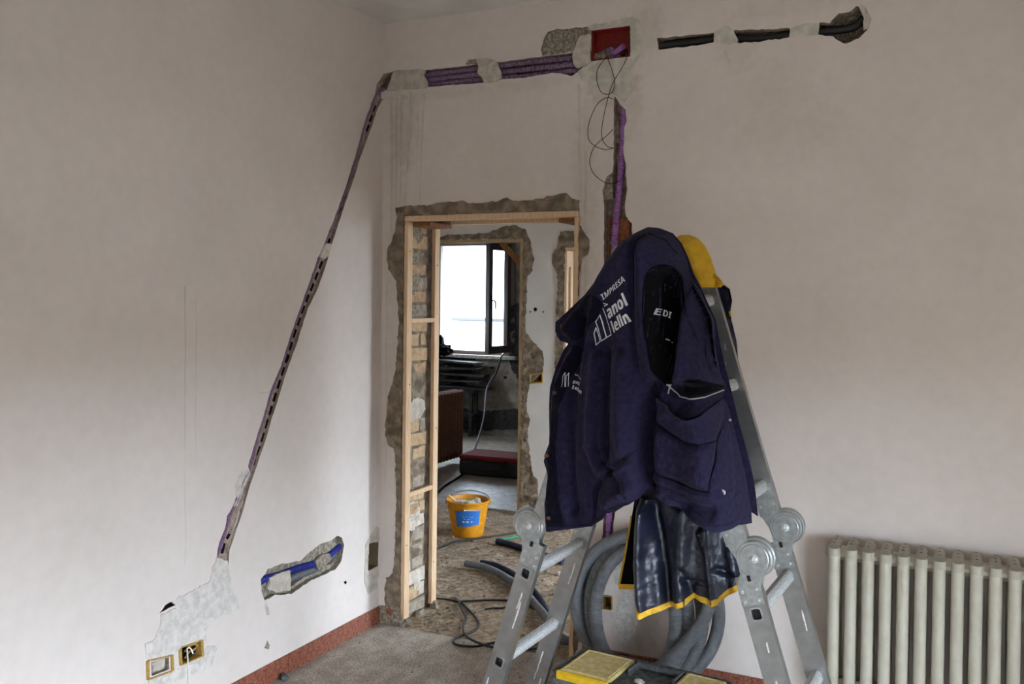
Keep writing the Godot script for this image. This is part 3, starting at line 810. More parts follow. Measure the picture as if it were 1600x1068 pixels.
	patch("paint_chip", [Vector2(-0.827, 0.183), Vector2(-0.815, 0.158), Vector2(-0.819, 0.143), Vector2(-0.847, 0.158)], M.rubble, w, L, 0.0015, 0.008, 0.001, 48.0)

func hall():
	# the passage behind the back wall
	var st := begin()
	var wf := func(p: Vector2) -> float:
		var edge := clampf(1.0 - (-p.y - 0.02) / 0.25, 0.0, 1.0)
		return 0.006 + 0.009 * N1.get_noise_2d(p.x * 3.0, p.y * 3.0) * (1.0 - edge) + 0.003 * N1.get_noise_2d(p.x * 22.0, p.y * 22.0) - 0.004 * edge
	# p = (x, -z) so that the sheet's front looks up
	var F := frame_xyz(Vector3(1, 0, 0), Vector3(0, 0, -1), Vector3(0, 1, 0), Vector3.ZERO)
	var wf2 := func(p: Vector2) -> float: return wf.call(Vector2(p.x, -p.y))
	sheet(st, pk([Vector2(-1.6, 0.0), Vector2(1.4, 0.0), Vector2(1.4, 2.42), Vector2(-1.6, 2.42)]), wf2, 0.04, 0.12, F)
	var fl := obj("floor_hall", st, M.screed)
	fl.set_meta("kind", "structure")
	slab("floor_passage", Vector3(-2.5, -0.15, -2.42), Vector3(-1.6, 0.004, -0.02), M.screed)
	slab("floor_passage_001", Vector3(1.4, -0.15, -2.42), Vector3(2.9, 0.004, -0.02), M.screed)
	slab("wall_passage_left", Vector3(-2.5, 0, -2.42), Vector3(-2.3, RH, -0.315), M.plain)
	var pr := structure("wall_passage_right")
	var pc := comb("plaster", pr)
	block(pc, Vector3(2.8, RH * 0.5, -1.3675), Vector3(0.2, RH, 2.105), M.plain)
	block(pc, Vector3(2.8, 1.2, -1.75), Vector3(0.4, 2.0, 0.75), M.plain, true)
	var w := structure("wall_passage_back")
	var c := comb("plaster", w)
	var IW := pos(0, 0, -2.3)
	block(c, Vector3(-0.4, RH * 0.5, -2.36), Vector3(6.6, RH, 0.12), M.plain)
	cut(c, pk([Vector2(-1.235, -0.1), Vector2(-1.235, 2.07), Vector2(-0.305, 2.07), Vector2(-0.305, -0.1)]), 0.3, M.mortar, IW)
	cut(c, pk([Vector2(0.03, -0.1), Vector2(0.03, 2.0), Vector2(0.85, 2.0), Vector2(0.85, -0.1)]), 0.3, M.mortar, IW)
	cut(c, pk([Vector2(-0.233, 1.065), Vector2(-0.135, 1.079), Vector2(-0.134, 1.013), Vector2(-0.233, 1.003)]), 0.05, M.bracket, IW)
	for q in [Vector2(-0.201, 1.547)]:
		cut(c, circle(q, 0.014, 12), 0.05, M.hole, IW)
	for q in [Vector2(-0.242, 1.528), Vector2(-0.137, 1.530)]:
		cut(c, circle(q, 0.007, 8), 0.05, M.hole, IW)
	var ring := [Vector2(-1.028, 2.088), Vector2(-0.948, 2.111), Vector2(-0.769, 2.108), Vector2(-0.593, 2.115), Vector2(-0.459, 2.165), Vector2(-0.374, 2.168), Vector2(-0.290, 2.137), Vector2(-0.255, 2.071), Vector2(-0.236, 2.009), Vector2(-0.217, 1.919), Vector2(-0.228, 1.830), Vector2(-0.269, 1.783), Vector2(-0.272, 1.603), Vector2(-0.280, 1.390), Vector2(-0.226, 1.317), Vector2(-0.143, 1.246), Vector2(-0.127, 1.187), Vector2(-0.135, 1.084), Vector2(-0.186, 1.044), Vector2(-0.235, 0.989), Vector2(-0.257, 0.884), Vector2(-0.256, 0.794), Vector2(-0.231, 0.724), Vector2(-0.249, 0.666), Vector2(-0.242, 0.539), Vector2(-0.219, 0.427), Vector2(-0.202, 0.324), Vector2(-0.161, 0.300), Vector2(-0.162, 0.054)]
	ring.append_array([Vector2(-0.305, 0.01), Vector2(-0.305, 2.07), Vector2(-1.235, 2.07)])
	patch("mortar_collar", ring, M.mortar, w, IW, 0.008, 0.022, 0.006, 51.0)
	var ring2 := [Vector2(0.093, 2.116), Vector2(0.033, 2.117), Vector2(-0.007, 2.113), Vector2(-0.027, 2.051), Vector2(-0.041, 1.993), Vector2(-0.073, 1.932), Vector2(-0.065, 1.872), Vector2(-0.031, 1.813), Vector2(-0.022, 1.695), Vector2(-0.035, 1.532), Vector2(-0.026, 1.457), Vector2(-0.036, 1.284), Vector2(-0.026, 0.538)]
	ring2.append_array([Vector2(-0.03, 0.1), Vector2(0.03, 0.1), Vector2(0.03, 2.0), Vector2(0.12, 2.0)])
	patch("mortar_collar", ring2, M.mortar, w, IW, 0.008, 0.022, 0.006, 52.0)
	# crumbs of mortar and brick all over the passage floor
	rng.seed = 77
	stones("crumbs", 420, func() -> Vector3: return Vector3(rng.randf_range(-0.6, 1.0), 0.008, rng.randf_range(-2.2, -0.12)), 0.004, 0.011, M.rubble)
	stones("crumbs", 70, func() -> Vector3: return Vector3(0.15 + rng.randf() * 0.06 + rng.randf() * rng.randf() * 0.3, 0.008, rng.randf_range(-0.33, 0.0)), 0.004, 0.011, M.rubble)
	stones("crumbs", 120, func() -> Vector3: return Vector3(rng.randf_range(0.5, 1.02), 0.01, rng.randf_range(-1.5, -0.9)), 0.006, 0.018, M.plaster)
	stones("crumbs", 130, func() -> Vector3: return Vector3(rng.randf_range(0.05, 1.4), 0.001, rng.randf_range(0.02, 0.5)), 0.002, 0.006, M.rubble)
	# lumps at the foot of the planks
	var l := thing("mortar_heap", "grey heap of fallen mortar at the foot of the left door plank", "rubble")
	l.set_meta("kind", "stuff")
	for q in [[0.135, -0.03, 0.035, 0.035], [0.145, -0.295, 0.035, 0.045], [0.12, -0.18, 0.04, 0.03]]:
		var s2 := begin()
		rock(s2, Vector3(q[0], 0.0, q[1]), Vector3(q[2], q[3], q[2]), q[0] * 50.0)
		obj("lump", s2, M.rubble, l)

func circle(c: Vector2, r: float, n: int) -> PackedVector2Array:
	var p := PackedVector2Array()
	for i in n:
		p.append(c + Vector2(cos(TAU * i / n), sin(TAU * i / n)) * r)
	return p

func rock(st: SurfaceTool, at: Vector3, r: Vector3, s: float, nu := 10, nv := 6):
	var p := func(i: int, j: int) -> Vector3:
		var a := TAU * (i % nu) / nu
		var b := PI * j / nv - PI * 0.5
		var d := Vector3(cos(a) * cos(b), sin(b), sin(a) * cos(b))
		return at + d * r * (1.0 + 0.55 * N2.get_noise_3d(d.x * 1.3 + s, d.y * 1.3, d.z * 1.3))
	for i in nu:
		for j in nv:
			var a: Vector3 = p.call(i, j)
			var b: Vector3 = p.call(i + 1, j)
			var c: Vector3 = p.call(i + 1, j + 1)
			var d: Vector3 = p.call(i, j + 1)
			var n := ((a + b + c + d) * 0.25 - at).normalized()
			var m := (c - a).cross(d - b)
			if m.length() > 1e-12:
				m = m.normalized()
				n = m if m.dot(n) > 0.0 else -m
			quad(st, a, b, c, d, n)

func stones(called: String, n: int, where: Callable, r0: float, r1: float, m: Material):
	var st := begin()
	rock(st, Vector3.ZERO, Vector3.ONE, 3.0, 6, 4)
	var mm := MultiMesh.new()
	mm.transform_format = MultiMesh.TRANSFORM_3D
	mm.mesh = st.commit()
	mm.instance_count = n
	for i in n:
		var p: Vector3 = where.call()
		var s := lerpf(r0, r1, pow(rng.randf(), 2.5))
		var b := Basis.from_euler(Vector3(rng.randf() * TAU, rng.randf() * TAU, 0)).scaled(Vector3(s, s * 0.7, s))
		mm.set_instance_transform(i, Transform3D(b, p + Vector3(0, s * 0.3, 0)))
	var o := MultiMeshInstance3D.new()
	o.multimesh = mm
	o.material_override = m
	o.name = numbered(called)
	o.set_meta("kind", "stuff")
	o.set_meta("category", "debris")
	o.set_meta("label", ["small crumbs of mortar strewn along the passage floor", "brick crumbs heaped along the left door reveal", "pale plaster crumbs in the passage beside the green tube", "fine dust crumbs on the room floor by the doorway"][used[called] - 1])
	add_child(o, true)

func kitchen():
	# the small room at the far end, with its window
	slab("floor_kitchen", Vector3(-3.7, -0.15, -5.8), Vector3(2.9, 0.002, -2.42), M.kfloor)
	var kl := structure("wall_kitchen_left")
	var kc := comb("plaster", kl)
	block(kc, Vector3(-3.6, RH * 0.5, -4.05), Vector3(0.2, RH, 3.5), M.oldwall)
	block(kc, Vector3(-3.6, 1.7, -4.3), Vector3(0.4, 0.8, 0.5), M.plain, true)
	slab("wall_kitchen_right", Vector3(-0.35, 0, -5.8), Vector3(-0.15, RH, -2.42), M.oldwall)
	slab("wall_side_room", Vector3(2.7, 0, -5.8), Vector3(2.9, RH, -2.42), M.plain)
	var w := structure("wall_kitchen_back")
	var c := comb("plaster", w)
	var KW := pos(0, 0, -5.75)
	block(c, Vector3(-0.4, RH * 0.5, -5.9), Vector3(6.6, RH, 0.3), M.oldwall)
	block(c, Vector3(-2.56, 1.605, -5.9), Vector3(0.96, 1.25, 0.5), M.plain, true)
	block(c, Vector3(1.3, 1.5, -5.9), Vector3(1.2, 1.3, 0.5), M.plain, true)
	# rough band where the skirting and pipes were torn out, and the strip of old wall tiles' bed by the window
	patch("torn_band", [Vector2(-3.453, 0.317), Vector2(-2.909, 0.304), Vector2(-2.387, 0.277), Vector2(-1.806, 0.360), Vector2(-1.803, 0.124), Vector2(-2.384, 0.050), Vector2(-2.995, 0.035), Vector2(-3.450, 0.025)], M.tiledark, w, KW, 0.02, 0.03, 0.015, 61.0)
	patch("tile_bed", [Vector2(-2.089, 1.536), Vector2(-1.823, 1.570), Vector2(-1.810, 0.626), Vector2(-1.957, 0.648), Vector2(-2.058, 0.799), Vector2(-2.101, 0.939), Vector2(-2.077, 0.970)], M.tiledark, w, KW, 0.012, 0.03, 0.015, 62.0)
	patch("torn_patch", [Vector2(-3.277, 0.892), Vector2(-2.610, 0.941), Vector2(-2.549, 0.891), Vector2(-2.582, 0.775), Vector2(-2.666, 0.580), Vector2(-2.912, 0.520), Vector2(-3.272, 0.516)], M.tiledark, w, KW, 0.02, 0.03, 0.02, 63.0)
	patch("render_patch", [Vector2(-2.549, 0.891), Vector2(-2.060, 0.926), Vector2(-1.991, 0.765), Vector2(-1.953, 0.321), Vector2(-2.602, 0.278), Vector2(-2.649, 0.543)], M.oldwall, w, KW, 0.008, 0.03, 0.02, 64.0)

func outside():
	slab("street", Vector3(-60, -6.2, -60), Vector3(60, -6.0, 60), M.street)
	# the house across the courtyard, seen through the kitchen window
	var h := structure("facade", "white rendered house wall with a ledge, seen outside the window", "building")
	var st := begin()
	box_at(st, Vector3(-5.88, -6, -13.0), Vector3(6.0, 9.0, -11.0), 0.01)
	obj("wall", st, M.facade, h)
	st = begin()
	box_at(st, Vector3(-12.0, -6, -14.5), Vector3(-5.88, 9.0, -12.6), 0.01)
	obj("wall", st, M.facade, h)
	st = begin()
	box_at(st, Vector3(-5.9, 1.17, -11.05), Vector3(6.0, 1.23, -10.9), 0.01)
	obj("ledge", st, M.street, h)
	# the houses across the street, opposite the balcony window
	var g := structure("facade_across", "long house across the street outside the balcony window", "building")
	st = begin()
	box_at(st, Vector3(-16, -6, 25.0), Vector3(20, 1.0, 25.0 + 4.0), 0.02)
	obj("wall", st, M.ochre, g)
	st = begin()
	box_at(st, Vector3(-16, 1.0 - 0.3, 25.0 - 0.3), Vector3(20, 1.0, 25.0), 0.02)
	obj("eaves", st, M.stone, g)

# ================= timber, pipes and boxes =================
func door_frames():
	var d := thing("door_subframe", "pale timber lining planks of the raw doorway in the back wall", "door frame")
	for s in [[0.128, 0.149, -0.048, -0.001], [0.128, 0.149, -0.315, -0.267], [1.032, 1.054, -0.048, -0.001], [1.032, 1.054, -0.315, -0.267]]:
		var st := begin()
		box_at(st, Vector3(s[0], 0.035 if s[0] < 0.5 else 0.005, s[2]), Vector3(s[1], 2.006, s[3]), 0.0015)
		obj("plank", st, M.wood, d)
	for s in [[-0.048, -0.001], [-0.315, -0.267]]:
		var st := begin()
		box_at(st, Vector3(0.128, 2.008, s[0]), Vector3(1.054, 2.034, s[1]), 0.0015)
		obj("head_plank", st, M.wood, d)
	for yy in [1.515, 0.645]:
		for x in [0.13, 1.034]:
			var st := begin()
			box_at(st, Vector3(x, yy - 0.011, -0.267), Vector3(x + 0.018, yy + 0.011, -0.048), 0.0015)
			obj("spacer", st, M.wood, d)
	for x in [0.128, 0.935]:
		var st := begin()
		box_at(st, Vector3(x, 1.986, -0.267), Vector3(x + 0.12, 2.006, -0.048), 0.0015)
		obj("top_brace", st, M.oldwood, d)
	for s in [[0.149, 1.86, -0.022], [0.149, 1.2, -0.03], [0.149, 0.4, -0.02], [0.149, 1.8, -0.29], [0.149, 0.95, -0.295], [0.149, 0.25, -0.285]]:
		var st := begin()
		lathe(st, [Vector2(0.0, 0.0012), Vector2(0.0035, 0.0008), Vector2(0.004, 0.0)], 8, frame_xyz(Vector3.DOWN, Vector3.RIGHT, Vector3.BACK, Vector3(s[0], s[1], s[2])))
		obj("nail", st, M.black, d)
	# the lining of the kitchen doorway, with a corner brace
	var k := thing("inner_door_subframe", "narrow yellowish timber lining with a diagonal corner brace round the kitchen doorway", "door frame")
	for s in [[-0.331, -0.306, -2.345, -2.299], [-0.331, -0.306, -2.42, -2.39], [-1.234, -1.21, -2.345, -2.299]]:
		var st := begin()
		box_at(st, Vector3(s[0], 0.004, s[2]), Vector3(s[1], 2.044, s[3]), 0.0015)
		obj("plank", st, M.paintwood, k)
	var sh := begin()
	box_at(sh, Vector3(-1.234, 2.046, -2.42), Vector3(-0.306, 2.069, -2.299), 0.0015)
	obj("head_plank", sh, M.paintwood, k)
	var a: Array = [Vector2(-0.514, 2.045), Vector2(-0.319, 1.856)]
	var sb := begin()
	bar(sb, Vector3(a[0].x, a[0].y, -2.36), Vector3(a[1].x, a[1].y, -2.36), Vector3(0.7, 0.7, 0), 0.045, 0.02)
	obj("corner_brace", sb, M.oldwood, k)
	# the lining of the second doorway: its left side is all one sees
	var e := thing("slotted_door_subframe", "pale timber door lining with a long slot, beside the grey patch in the passage", "door frame")
	for s in [[-2.333, -2.298, 0.005, 1.996, 0.031, 0.047], [-2.42, -2.382, 0.005, 1.996, 0.031, 0.047], [-2.382, -2.333, 1.86, 1.996, 0.031, 0.047], [-2.382, -2.333, 0.005, 1.86, 0.031, 0.036]]:
		var st := begin()
		box_at(st, Vector3(s[4], s[2], s[0]), Vector3(s[5], s[3], s[1]), 0.001)
		obj("plank", st, M.wood if s[5] > 0.04 else M.oldwood, e)
	var sh2 := begin()
	box_at(sh2, Vector3(0.031, 1.975, -2.42), Vector3(0.849, 1.998, -2.298), 0.0015)
	obj("head_plank", sh2, M.wood, e)
	var sr := begin()
	box_at(sr, Vector3(0.827, 0.005, -2.42), Vector3(0.849, 1.975, -2.298), 0.0015)
	obj("plank", sr, M.wood, e)

func pipe(called: String, pts: Array, r: float, m: Material, label: String, cat: String, group := "", sides := 10, step := 0.02, ribs := 0.0) -> MeshInstance3D:
	var st := begin()
	tube(st, smooth_path(pts, step), r, sides, ribs)
	var o := obj(called, st, m)
	tag(o, label, cat, group)
	return o

func on_back(a: Array, z: float) -> Array:
	var out := []
	for p in a:
		out.append(Vector3(p.x, p.y, z))
	return out

func on_left(a: Array, x: float) -> Array:
	var out := []
	for p in a:
		out.append(Vector3(x, p.y, -p.x))
	return out

func on_floor(a: Array, y: float) -> Array:
	var out := []
	for p in a:
		out.append(Vector3(p.x, y, p.y))
	return out

func conduits():
	var g := "purple conduits in the long chase"
	var ys := [2.725, 2.698, 2.671]
	var lb := ["topmost of three purple conduits in the horizontal chase above the doorway", "middle one of three purple conduits in the horizontal chase above the doorway", "lowest of three purple conduits in the horizontal chase above the doorway"]
	for i in 3:
		var y: float = ys[i]
		pipe("conduit", [Vector3(0.06, y - 0.012, -0.032), Vector3(0.25, y, -0.026), Vector3(0.55, y + 0.001, -0.027), Vector3(0.75, y + 0.005 * (1 - i), -0.024), Vector3(0.98, y + 0.004 - 0.004 * i, -0.026), Vector3(1.09, y + 0.0, -0.03), Vector3(1.17 + 0.03 * i, 2.722 - 0.006 * i, -0.03)], 0.0128, M.purple, lb[i], "conduit", g, 10, 0.008, 0.0007)
	# the slanting conduit on the left wall, bent round the corner into the long chase
	var slant := on_left([Vector2(-0.049, 2.619), Vector2(-0.093, 2.560), Vector2(-0.140, 2.489), Vector2(-0.211, 2.318), Vector2(-0.310, 2.118), Vector2(-0.391, 1.976), Vector2(-0.492, 1.809), Vector2(-0.555, 1.698), Vector2(-0.619, 1.579), Vector2(-0.682, 1.463), Vector2(-0.744, 1.333), Vector2(-0.807, 1.232), Vector2(-0.850, 1.131), Vector2(-0.884, 1.064), Vector2(-0.932, 0.935), Vector2(-0.977, 0.880), Vector2(-1.002, 0.817), Vector2(-1.048, 0.754), Vector2(-1.089, 0.659), Vector2(-1.113, 0.617)], -0.024)
	var whole: Array = [Vector3(0.05, 2.69, -0.032), Vector3(0.012, 2.68, -0.018), Vector3(-0.012, 2.655, 0.02)]
	whole.append_array(slant)
	var moved := []
	for p in whole:
		moved.append(p + Vector3(0.014 if p.y < 2.6 else 0.0, 0.0, 0.0))
	pipe("slanting_conduit", moved, 0.0085, M.purple, "long purple conduit in the slanting chase of the left wall", "conduit", "", 10, 0.008, 0.0007)
	pipe("upright_conduit", on_back([Vector2(1.256, 2.487), Vector2(1.254, 2.417), Vector2(1.248, 2.249), Vector2(1.235, 2.109), Vector2(1.225, 1.968), Vector2(1.218, 1.827), Vector2(1.215, 1.402), Vector2(1.215, 0.834), Vector2(1.209, 0.605), Vector2(1.196, 0.489), Vector2(1.173, 0.392)], -0.014), 0.0135, M.violet, "bright violet conduit in the upright chase beside the doorway", "conduit", "", 10, 0.008, 0.0007)
	# dark pipe in the chases on the right
	var bp := pipe("black_pipe", on_back([Vector2(1.343, 2.750), Vector2(1.406, 2.737), Vector2(1.651, 2.741), Vector2(1.849, 2.724), Vector2(1.963, 2.724), Vector2(2.100, 2.724), Vector2(2.196, 2.728), Vector2(2.242, 2.760)], -0.030), 0.017, M.pipeblack, "black pipe in the dark chase to the right of the red box", "pipe")
	bp.set_meta("kind", "thing")
	# the red junction box with pipe ends and loose wires
	var b := thing("junction_box", "red metal junction box set into the wall above the doorway", "junction box")
	var q: Array = [Vector2(1.101, 2.833), Vector2(1.283, 2.834), Vector2(1.287, 2.700), Vector2(1.105, 2.697)]
	var lo := Vector2(q[3].x + 0.002, q[3].y + 0.002)
	var hi := Vector2(q[1].x - 0.002, q[1].y - 0.002)
	var st := begin()
	box_at(st, Vector3(lo.x, lo.y, -0.058), Vector3(hi.x, hi.y, -0.05), 0.001)
	obj("back_plate", st, M.red, b)
	st = begin()
	box_at(st, Vector3(lo.x, lo.y, -0.05), Vector3(lo.x + 0.004, hi.y, 0.004), 0.001)
	box_at(st, Vector3(hi.x - 0.004, lo.y, -0.05), Vector3(hi.x, hi.y, 0.004), 0.001)
	box_at(st, Vector3(lo.x, hi.y - 0.004, -0.05), Vector3(hi.x, hi.y, 0.004), 0.001)
	box_at(st, Vector3(lo.x, lo.y, -0.05), Vector3(hi.x, lo.y + 0.004, 0.004), 0.001)
	obj("rim", st, M.red, b)
	for s in [[0.02, 0.035], [0.05, 0.03], [0.16, 0.028]]:
		st = begin()
		rock(st, Vector3(lo.x + s[0], lo.y + 0.018, -0.03), Vector3(s[1], 0.022, 0.02), s[0] * 90.0)
		obj("mortar_crumb", st, M.dark if s[0] > 0.1 else M.rubble, b)
	pipe("conduit_end", [Vector3(lo.x + 0.06, lo.y + 0.028, -0.045), Vector3(lo.x + 0.10, lo.y + 0.034, -0.03), Vector3(lo.x + 0.145, lo.y + 0.052, -0.006)], 0.0125, M.violet, "cut violet conduit end sticking out of the red box", "conduit")
	pipe("conduit_end", [Vector3(lo.x + 0.02, lo.y + 0.036, -0.045), Vector3(lo.x + 0.06, lo.y + 0.045, -0.035), Vector3(lo.x + 0.085, lo.y + 0.045, -0.02)], 0.0125, M.purple, "short dull purple conduit end at the left in the red box", "conduit")
	pipe("loose_wire", on_back([Vector2(1.205, 2.753), Vector2(1.181, 2.773), Vector2(1.172, 2.746), Vector2(1.185, 2.699), Vector2(1.207, 2.641), Vector2(1.219, 2.589), Vector2(1.208, 2.548), Vector2(1.178, 2.542), Vector2(1.151, 2.561), Vector2(1.135, 2.611), Vector2(1.140, 2.658), Vector2(1.164, 2.690), Vector2(1.182, 2.711)], 0.012), 0.0016, M.wire, "small loop of black wire right under the red box", "wire", "", 5, 0.008)
	pipe("loose_wire", on_back([Vector2(1.274, 2.713), Vector2(1.271, 2.682), Vector2(1.248, 2.642), Vector2(1.213, 2.589), Vector2(1.190, 2.521), Vector2(1.173, 2.452), Vector2(1.162, 2.381), Vector2(1.169, 2.339), Vector2(1.193, 2.309), Vector2(1.223, 2.301)], 0.015), 0.0016, M.wire, "black wire hanging diagonally from the right of the red box", "wire", "", 5, 0.008)
	pipe("loose_wire", on_back([Vector2(1.214, 2.516), Vector2(1.184, 2.527), Vector2(1.142, 2.505), Vector2(1.110, 2.451), Vector2(1.095, 2.395), Vector2(1.102, 2.343), Vector2(1.139, 2.312), Vector2(1.182, 2.298), Vector2(1.217, 2.302)], 0.010), 0.0016, M.wire, "wide black wire loop to the left of the upright chase", "wire", "", 5, 0.008)
	pipe("loose_wire", on_back([Vector2(1.216, 2.386), Vector2(1.187, 2.360), Vector2(1.151, 2.334), Vector2(1.121, 2.302), Vector2(1.107, 2.251), Vector2(1.119, 2.205), Vector2(1.153, 2.169), Vector2(1.196, 2.147), Vector2(1.237, 2.151), Vector2(1.267, 2.181), Vector2(1.275, 2.220), Vector2(1.265, 2.254)], 0.013), 0.0016, M.wire, "lowest black wire loop crossing the violet conduit", "wire", "", 5, 0.008)
	# left wall: broken pipes in the long hole, box brackets, a cord
	pipe("blue_pipe", on_left([Vector2(-0.881, 0.423), Vector2(-0.842, 0.434), Vector2(-0.807, 0.438), Vector2(-0.741, 0.431), Vector2(-0.674, 0.429), Vector2(-0.586, 0.426), Vector2(-0.486, 0.417), Vector2(-0.401, 0.425), Vector2(-0.348, 0.435), Vector2(-0.294, 0.449)], -0.026), 0.0145, M.blue, "blue flexible pipe showing in the long hole of the left wall", "pipe", "", 12, 0.008, 0.001)
	pipe("grey_pipe", on_left([Vector2(-0.673, 0.384), Vector2(-0.612, 0.390), Vector2(-0.523, 0.386), Vector2(-0.453, 0.385), Vector2(-0.382, 0.402), Vector2(-0.328, 0.421)], -0.036), 0.016, M.greyduct, "broken grey pipe under the blue one in the left wall", "pipe", "", 12, 0.02)
	var w1 := begin()
	var L := frame_xyz(Vector3(0, 0, -1), Vector3.UP, Vector3.RIGHT, Vector3.ZERO)
	sheet(w1, ragged([Vector2(-0.807, 0.443), Vector2(-0.741, 0.442), Vector2(-0.674, 0.441), Vector2(-0.669, 0.397), Vector2(-0.677, 0.352), Vector2(-0.773, 0.368), Vector2(-0.822, 0.399), Vector2(-0.806, 0.421)], 0.014, 0.003, 71.0), func(p: Vector2) -> float: return 0.004 * N1.get_noise_2d(p.x * 20, p.y * 20), 0.012, 0.012, pos(-0.006, 0, 0) * L)
	var pm := obj("mortar_plug", w1, M.plaster)
	tag(pm, "lump of plaster that covers part of the blue pipe", "plaster")
	w1 = begin()
	sheet(w1, ragged([Vector2(-0.496, 0.434), Vector2(-0.454, 0.447), Vector2(-0.397, 0.444), Vector2(-0.382, 0.417), Vector2(-0.420, 0.388), Vector2(-0.477, 0.388)], 0.012, 0.003, 72.0), func(p: Vector2) -> float: return 0.004 * N1.get_noise_2d(p.x * 20, p.y * 20), 0.012, 0.012, pos(-0.009, 0, 0) * L)
	tag(obj("mortar_plug", w1, M.rubble), "rough grey lump over the blue pipe near the right end of the long hole", "plaster")
	for s in [0, 1]:
		var poly: Array = [Vector2(-1.466, 0.324), Vector2(-1.353, 0.305), Vector2(-1.349, 0.246), Vector2(-1.463, 0.256)] if s == 0 else [Vector2(-1.313, 0.320), Vector2(-1.205, 0.312), Vector2(-1.199, 0.249), Vector2(-1.309, 0.253)]
		var o := thing("socket_box", ["pale yellow socket box half filled with plaster, lower left on the wall", "open yellow socket box with a white cord, low on the left wall"][s], "socket box")
		var c0: Vector2 = (poly[0] + poly[2]) * 0.5
		for i in 4:
			var st2 := begin()
			var p: Vector2 = poly[i]
			var r: Vector2 = poly[(i + 1) % 4]
			bar(st2, L * Vector3(p.x, p.y, -0.012), L * Vector3(r.x, r.y, -0.012), L.basis * Vector3.BACK, 0.036, 0.012 if i % 2 == 1 else 0.006, 0.001)
			obj("frame_side", st2, M.bracket, o)
		var st3 := begin()
		rock(st3, L * Vector3(c0.x + 0.01, c0.y - 0.004, -0.03), Vector3(0.02, 0.028, 0.04), 3.0 + s)
		obj("filling", st3, M.plaster if s == 0 else M.hole, o)
	pipe("white_cord", on_left([Vector2(-1.252, 0.277), Vector2(-1.265, 0.301), Vector2(-1.281, 0.306), Vector2(-1.278, 0.261), Vector2(-1.274, 0.187), Vector2(-1.269, 0.064)], 0.006), 0.0028, M.cord, "white cord hanging out of the open yellow socket box", "cord", "", 6, 0.01)
	pipe("cord_bundle", on_left([Vector2(-1.284, 0.269), Vector2(-1.262, 0.285), Vector2(-1.236, 0.286), Vector2(-1.220, 0.295), Vector2(-1.239, 0.307), Vector2(-1.265, 0.306), Vector2(-1.284, 0.293)], -0.004), 0.004, M.bracket, "curled yellow wire inside the open socket box", "wire", "", 6, 0.01)
	# brown box hole behind the coil
	var hb := thing("wall_box", "small brown wall box seen through the grey coil", "socket box")
	var hq: Array = [Vector2(1.192, 0.320), Vector2(1.237, 0.321), Vector2(1.238, 0.264), Vector2(1.193, 0.263)]
	var hs := begin()
	for i in 4:
		bar(hs, Vector3(hq[i].x, hq[i].y, 0.004), Vector3(hq[(i + 1) % 4].x, hq[(i + 1) % 4].y, 0.004), Vector3.BACK, 0.02, 0.004, 0.001)
	obj("rim", hs, M.bracket, hb)
	hs = begin()
	box_at(hs, Vector3(hq[3].x, hq[2].y, -0.049), Vector3(hq[1].x, hq[0].y, -0.044), 0.001)
	obj("back_plate", hs, M.oldwood, hb)
	# yellow box in the passage wall
	var yb := thing("passage_socket_box", "olive yellow socket box in the passage wall beside the kitchen doorway", "socket box")
	var yq: Array = [Vector2(-0.233, 1.065), Vector2(-0.135, 1.079), Vector2(-0.134, 1.013), Vector2(-0.233, 1.003)]
	hs = begin()
	for i in 4:
		bar(hs, Vector3(yq[i].x, yq[i].y, -2.303), Vector3(yq[(i + 1) % 4].x, yq[(i + 1) % 4].y, -2.303), Vector3.BACK, 0.03, 0.008, 0.001)
	obj("rim", hs, M.bracket, yb)
	hs = begin()
	rock(hs, Vector3(yq[1].x - 0.03, yq[1].y - 0.03, -2.32), Vector3(0.022, 0.022, 0.02), 5.0)
	obj("wire_stub", hs, M.hole, yb)

# ================= radiators =================
func column_section(h: float, depth: float, cols: int, w: float, pitch: float) -> ArrayMesh:
	# upright columns of rounded, ridged section, joined by a top and a bottom header and by nipples
	var st := begin()
	var dc := depth / cols
	for k in cols:
		var z := -depth * 0.5 + dc * (k + 0.5)
		var prof := PackedVector2Array()
		for q in [[0.0, 0.5], [0.26, 0.44], [0.46, 0.22], [0.5, 0.0], [0.46, -0.22], [0.26, -0.44], [0.0, -0.5], [-0.26, -0.44], [-0.46, -0.22], [-0.5, 0.0], [-0.46, 0.22], [-0.26, 0.44]]:
			prof.append(Vector2(q[0] * w, q[1] * dc * 0.92))
		var levels := [[0.0, 0.55], [0.02, 0.85], [0.05, 1.0], [h - 0.05, 1.0], [h - 0.020, 0.98], [h - 0.008, 0.7], [h, 0.22]]
		for i in levels.size() - 1:
			for j in prof.size():
				var p := prof[j]
				var r := prof[(j + 1) % prof.size()]
				var y0: float = levels[i][0]
				var y1: float = levels[i + 1][0]
				var s0: float = levels[i][1]
				var s1: float = levels[i + 1][1]
				var np := Vector3(p.x, (s0 - s1) * 0.02 / maxf(y1 - y0, 0.001), p.y).normalized()
				var nr := Vector3(r.x, (s0 - s1) * 0.02 / maxf(y1 - y0, 0.001), r.y).normalized()
				var a := Vector3(p.x * s0, y0, z + p.y * s0)
				var b := Vector3(r.x * s0, y0, z + r.y * s0)
				var c := Vector3(r.x * s1, y1, z + r.y * s1)
				var d := Vector3(p.x * s1, y1, z + p.y * s1)
				tri3(st, a, b, c, np, nr, nr)
				tri3(st, a, c, d, np, nr, np)
	for y in [0.045, h - 0.05]:
		box(st, pos(0, y, 0), Vector3(w * 0.9, 0.055, depth * 0.92), 0.015)
		# the nipple to the neighbour
		box(st, pos(pitch * 0.5, y, 0.0), Vector3(pitch, 0.05, depth * 0.45), 0.018)
	return st.commit()

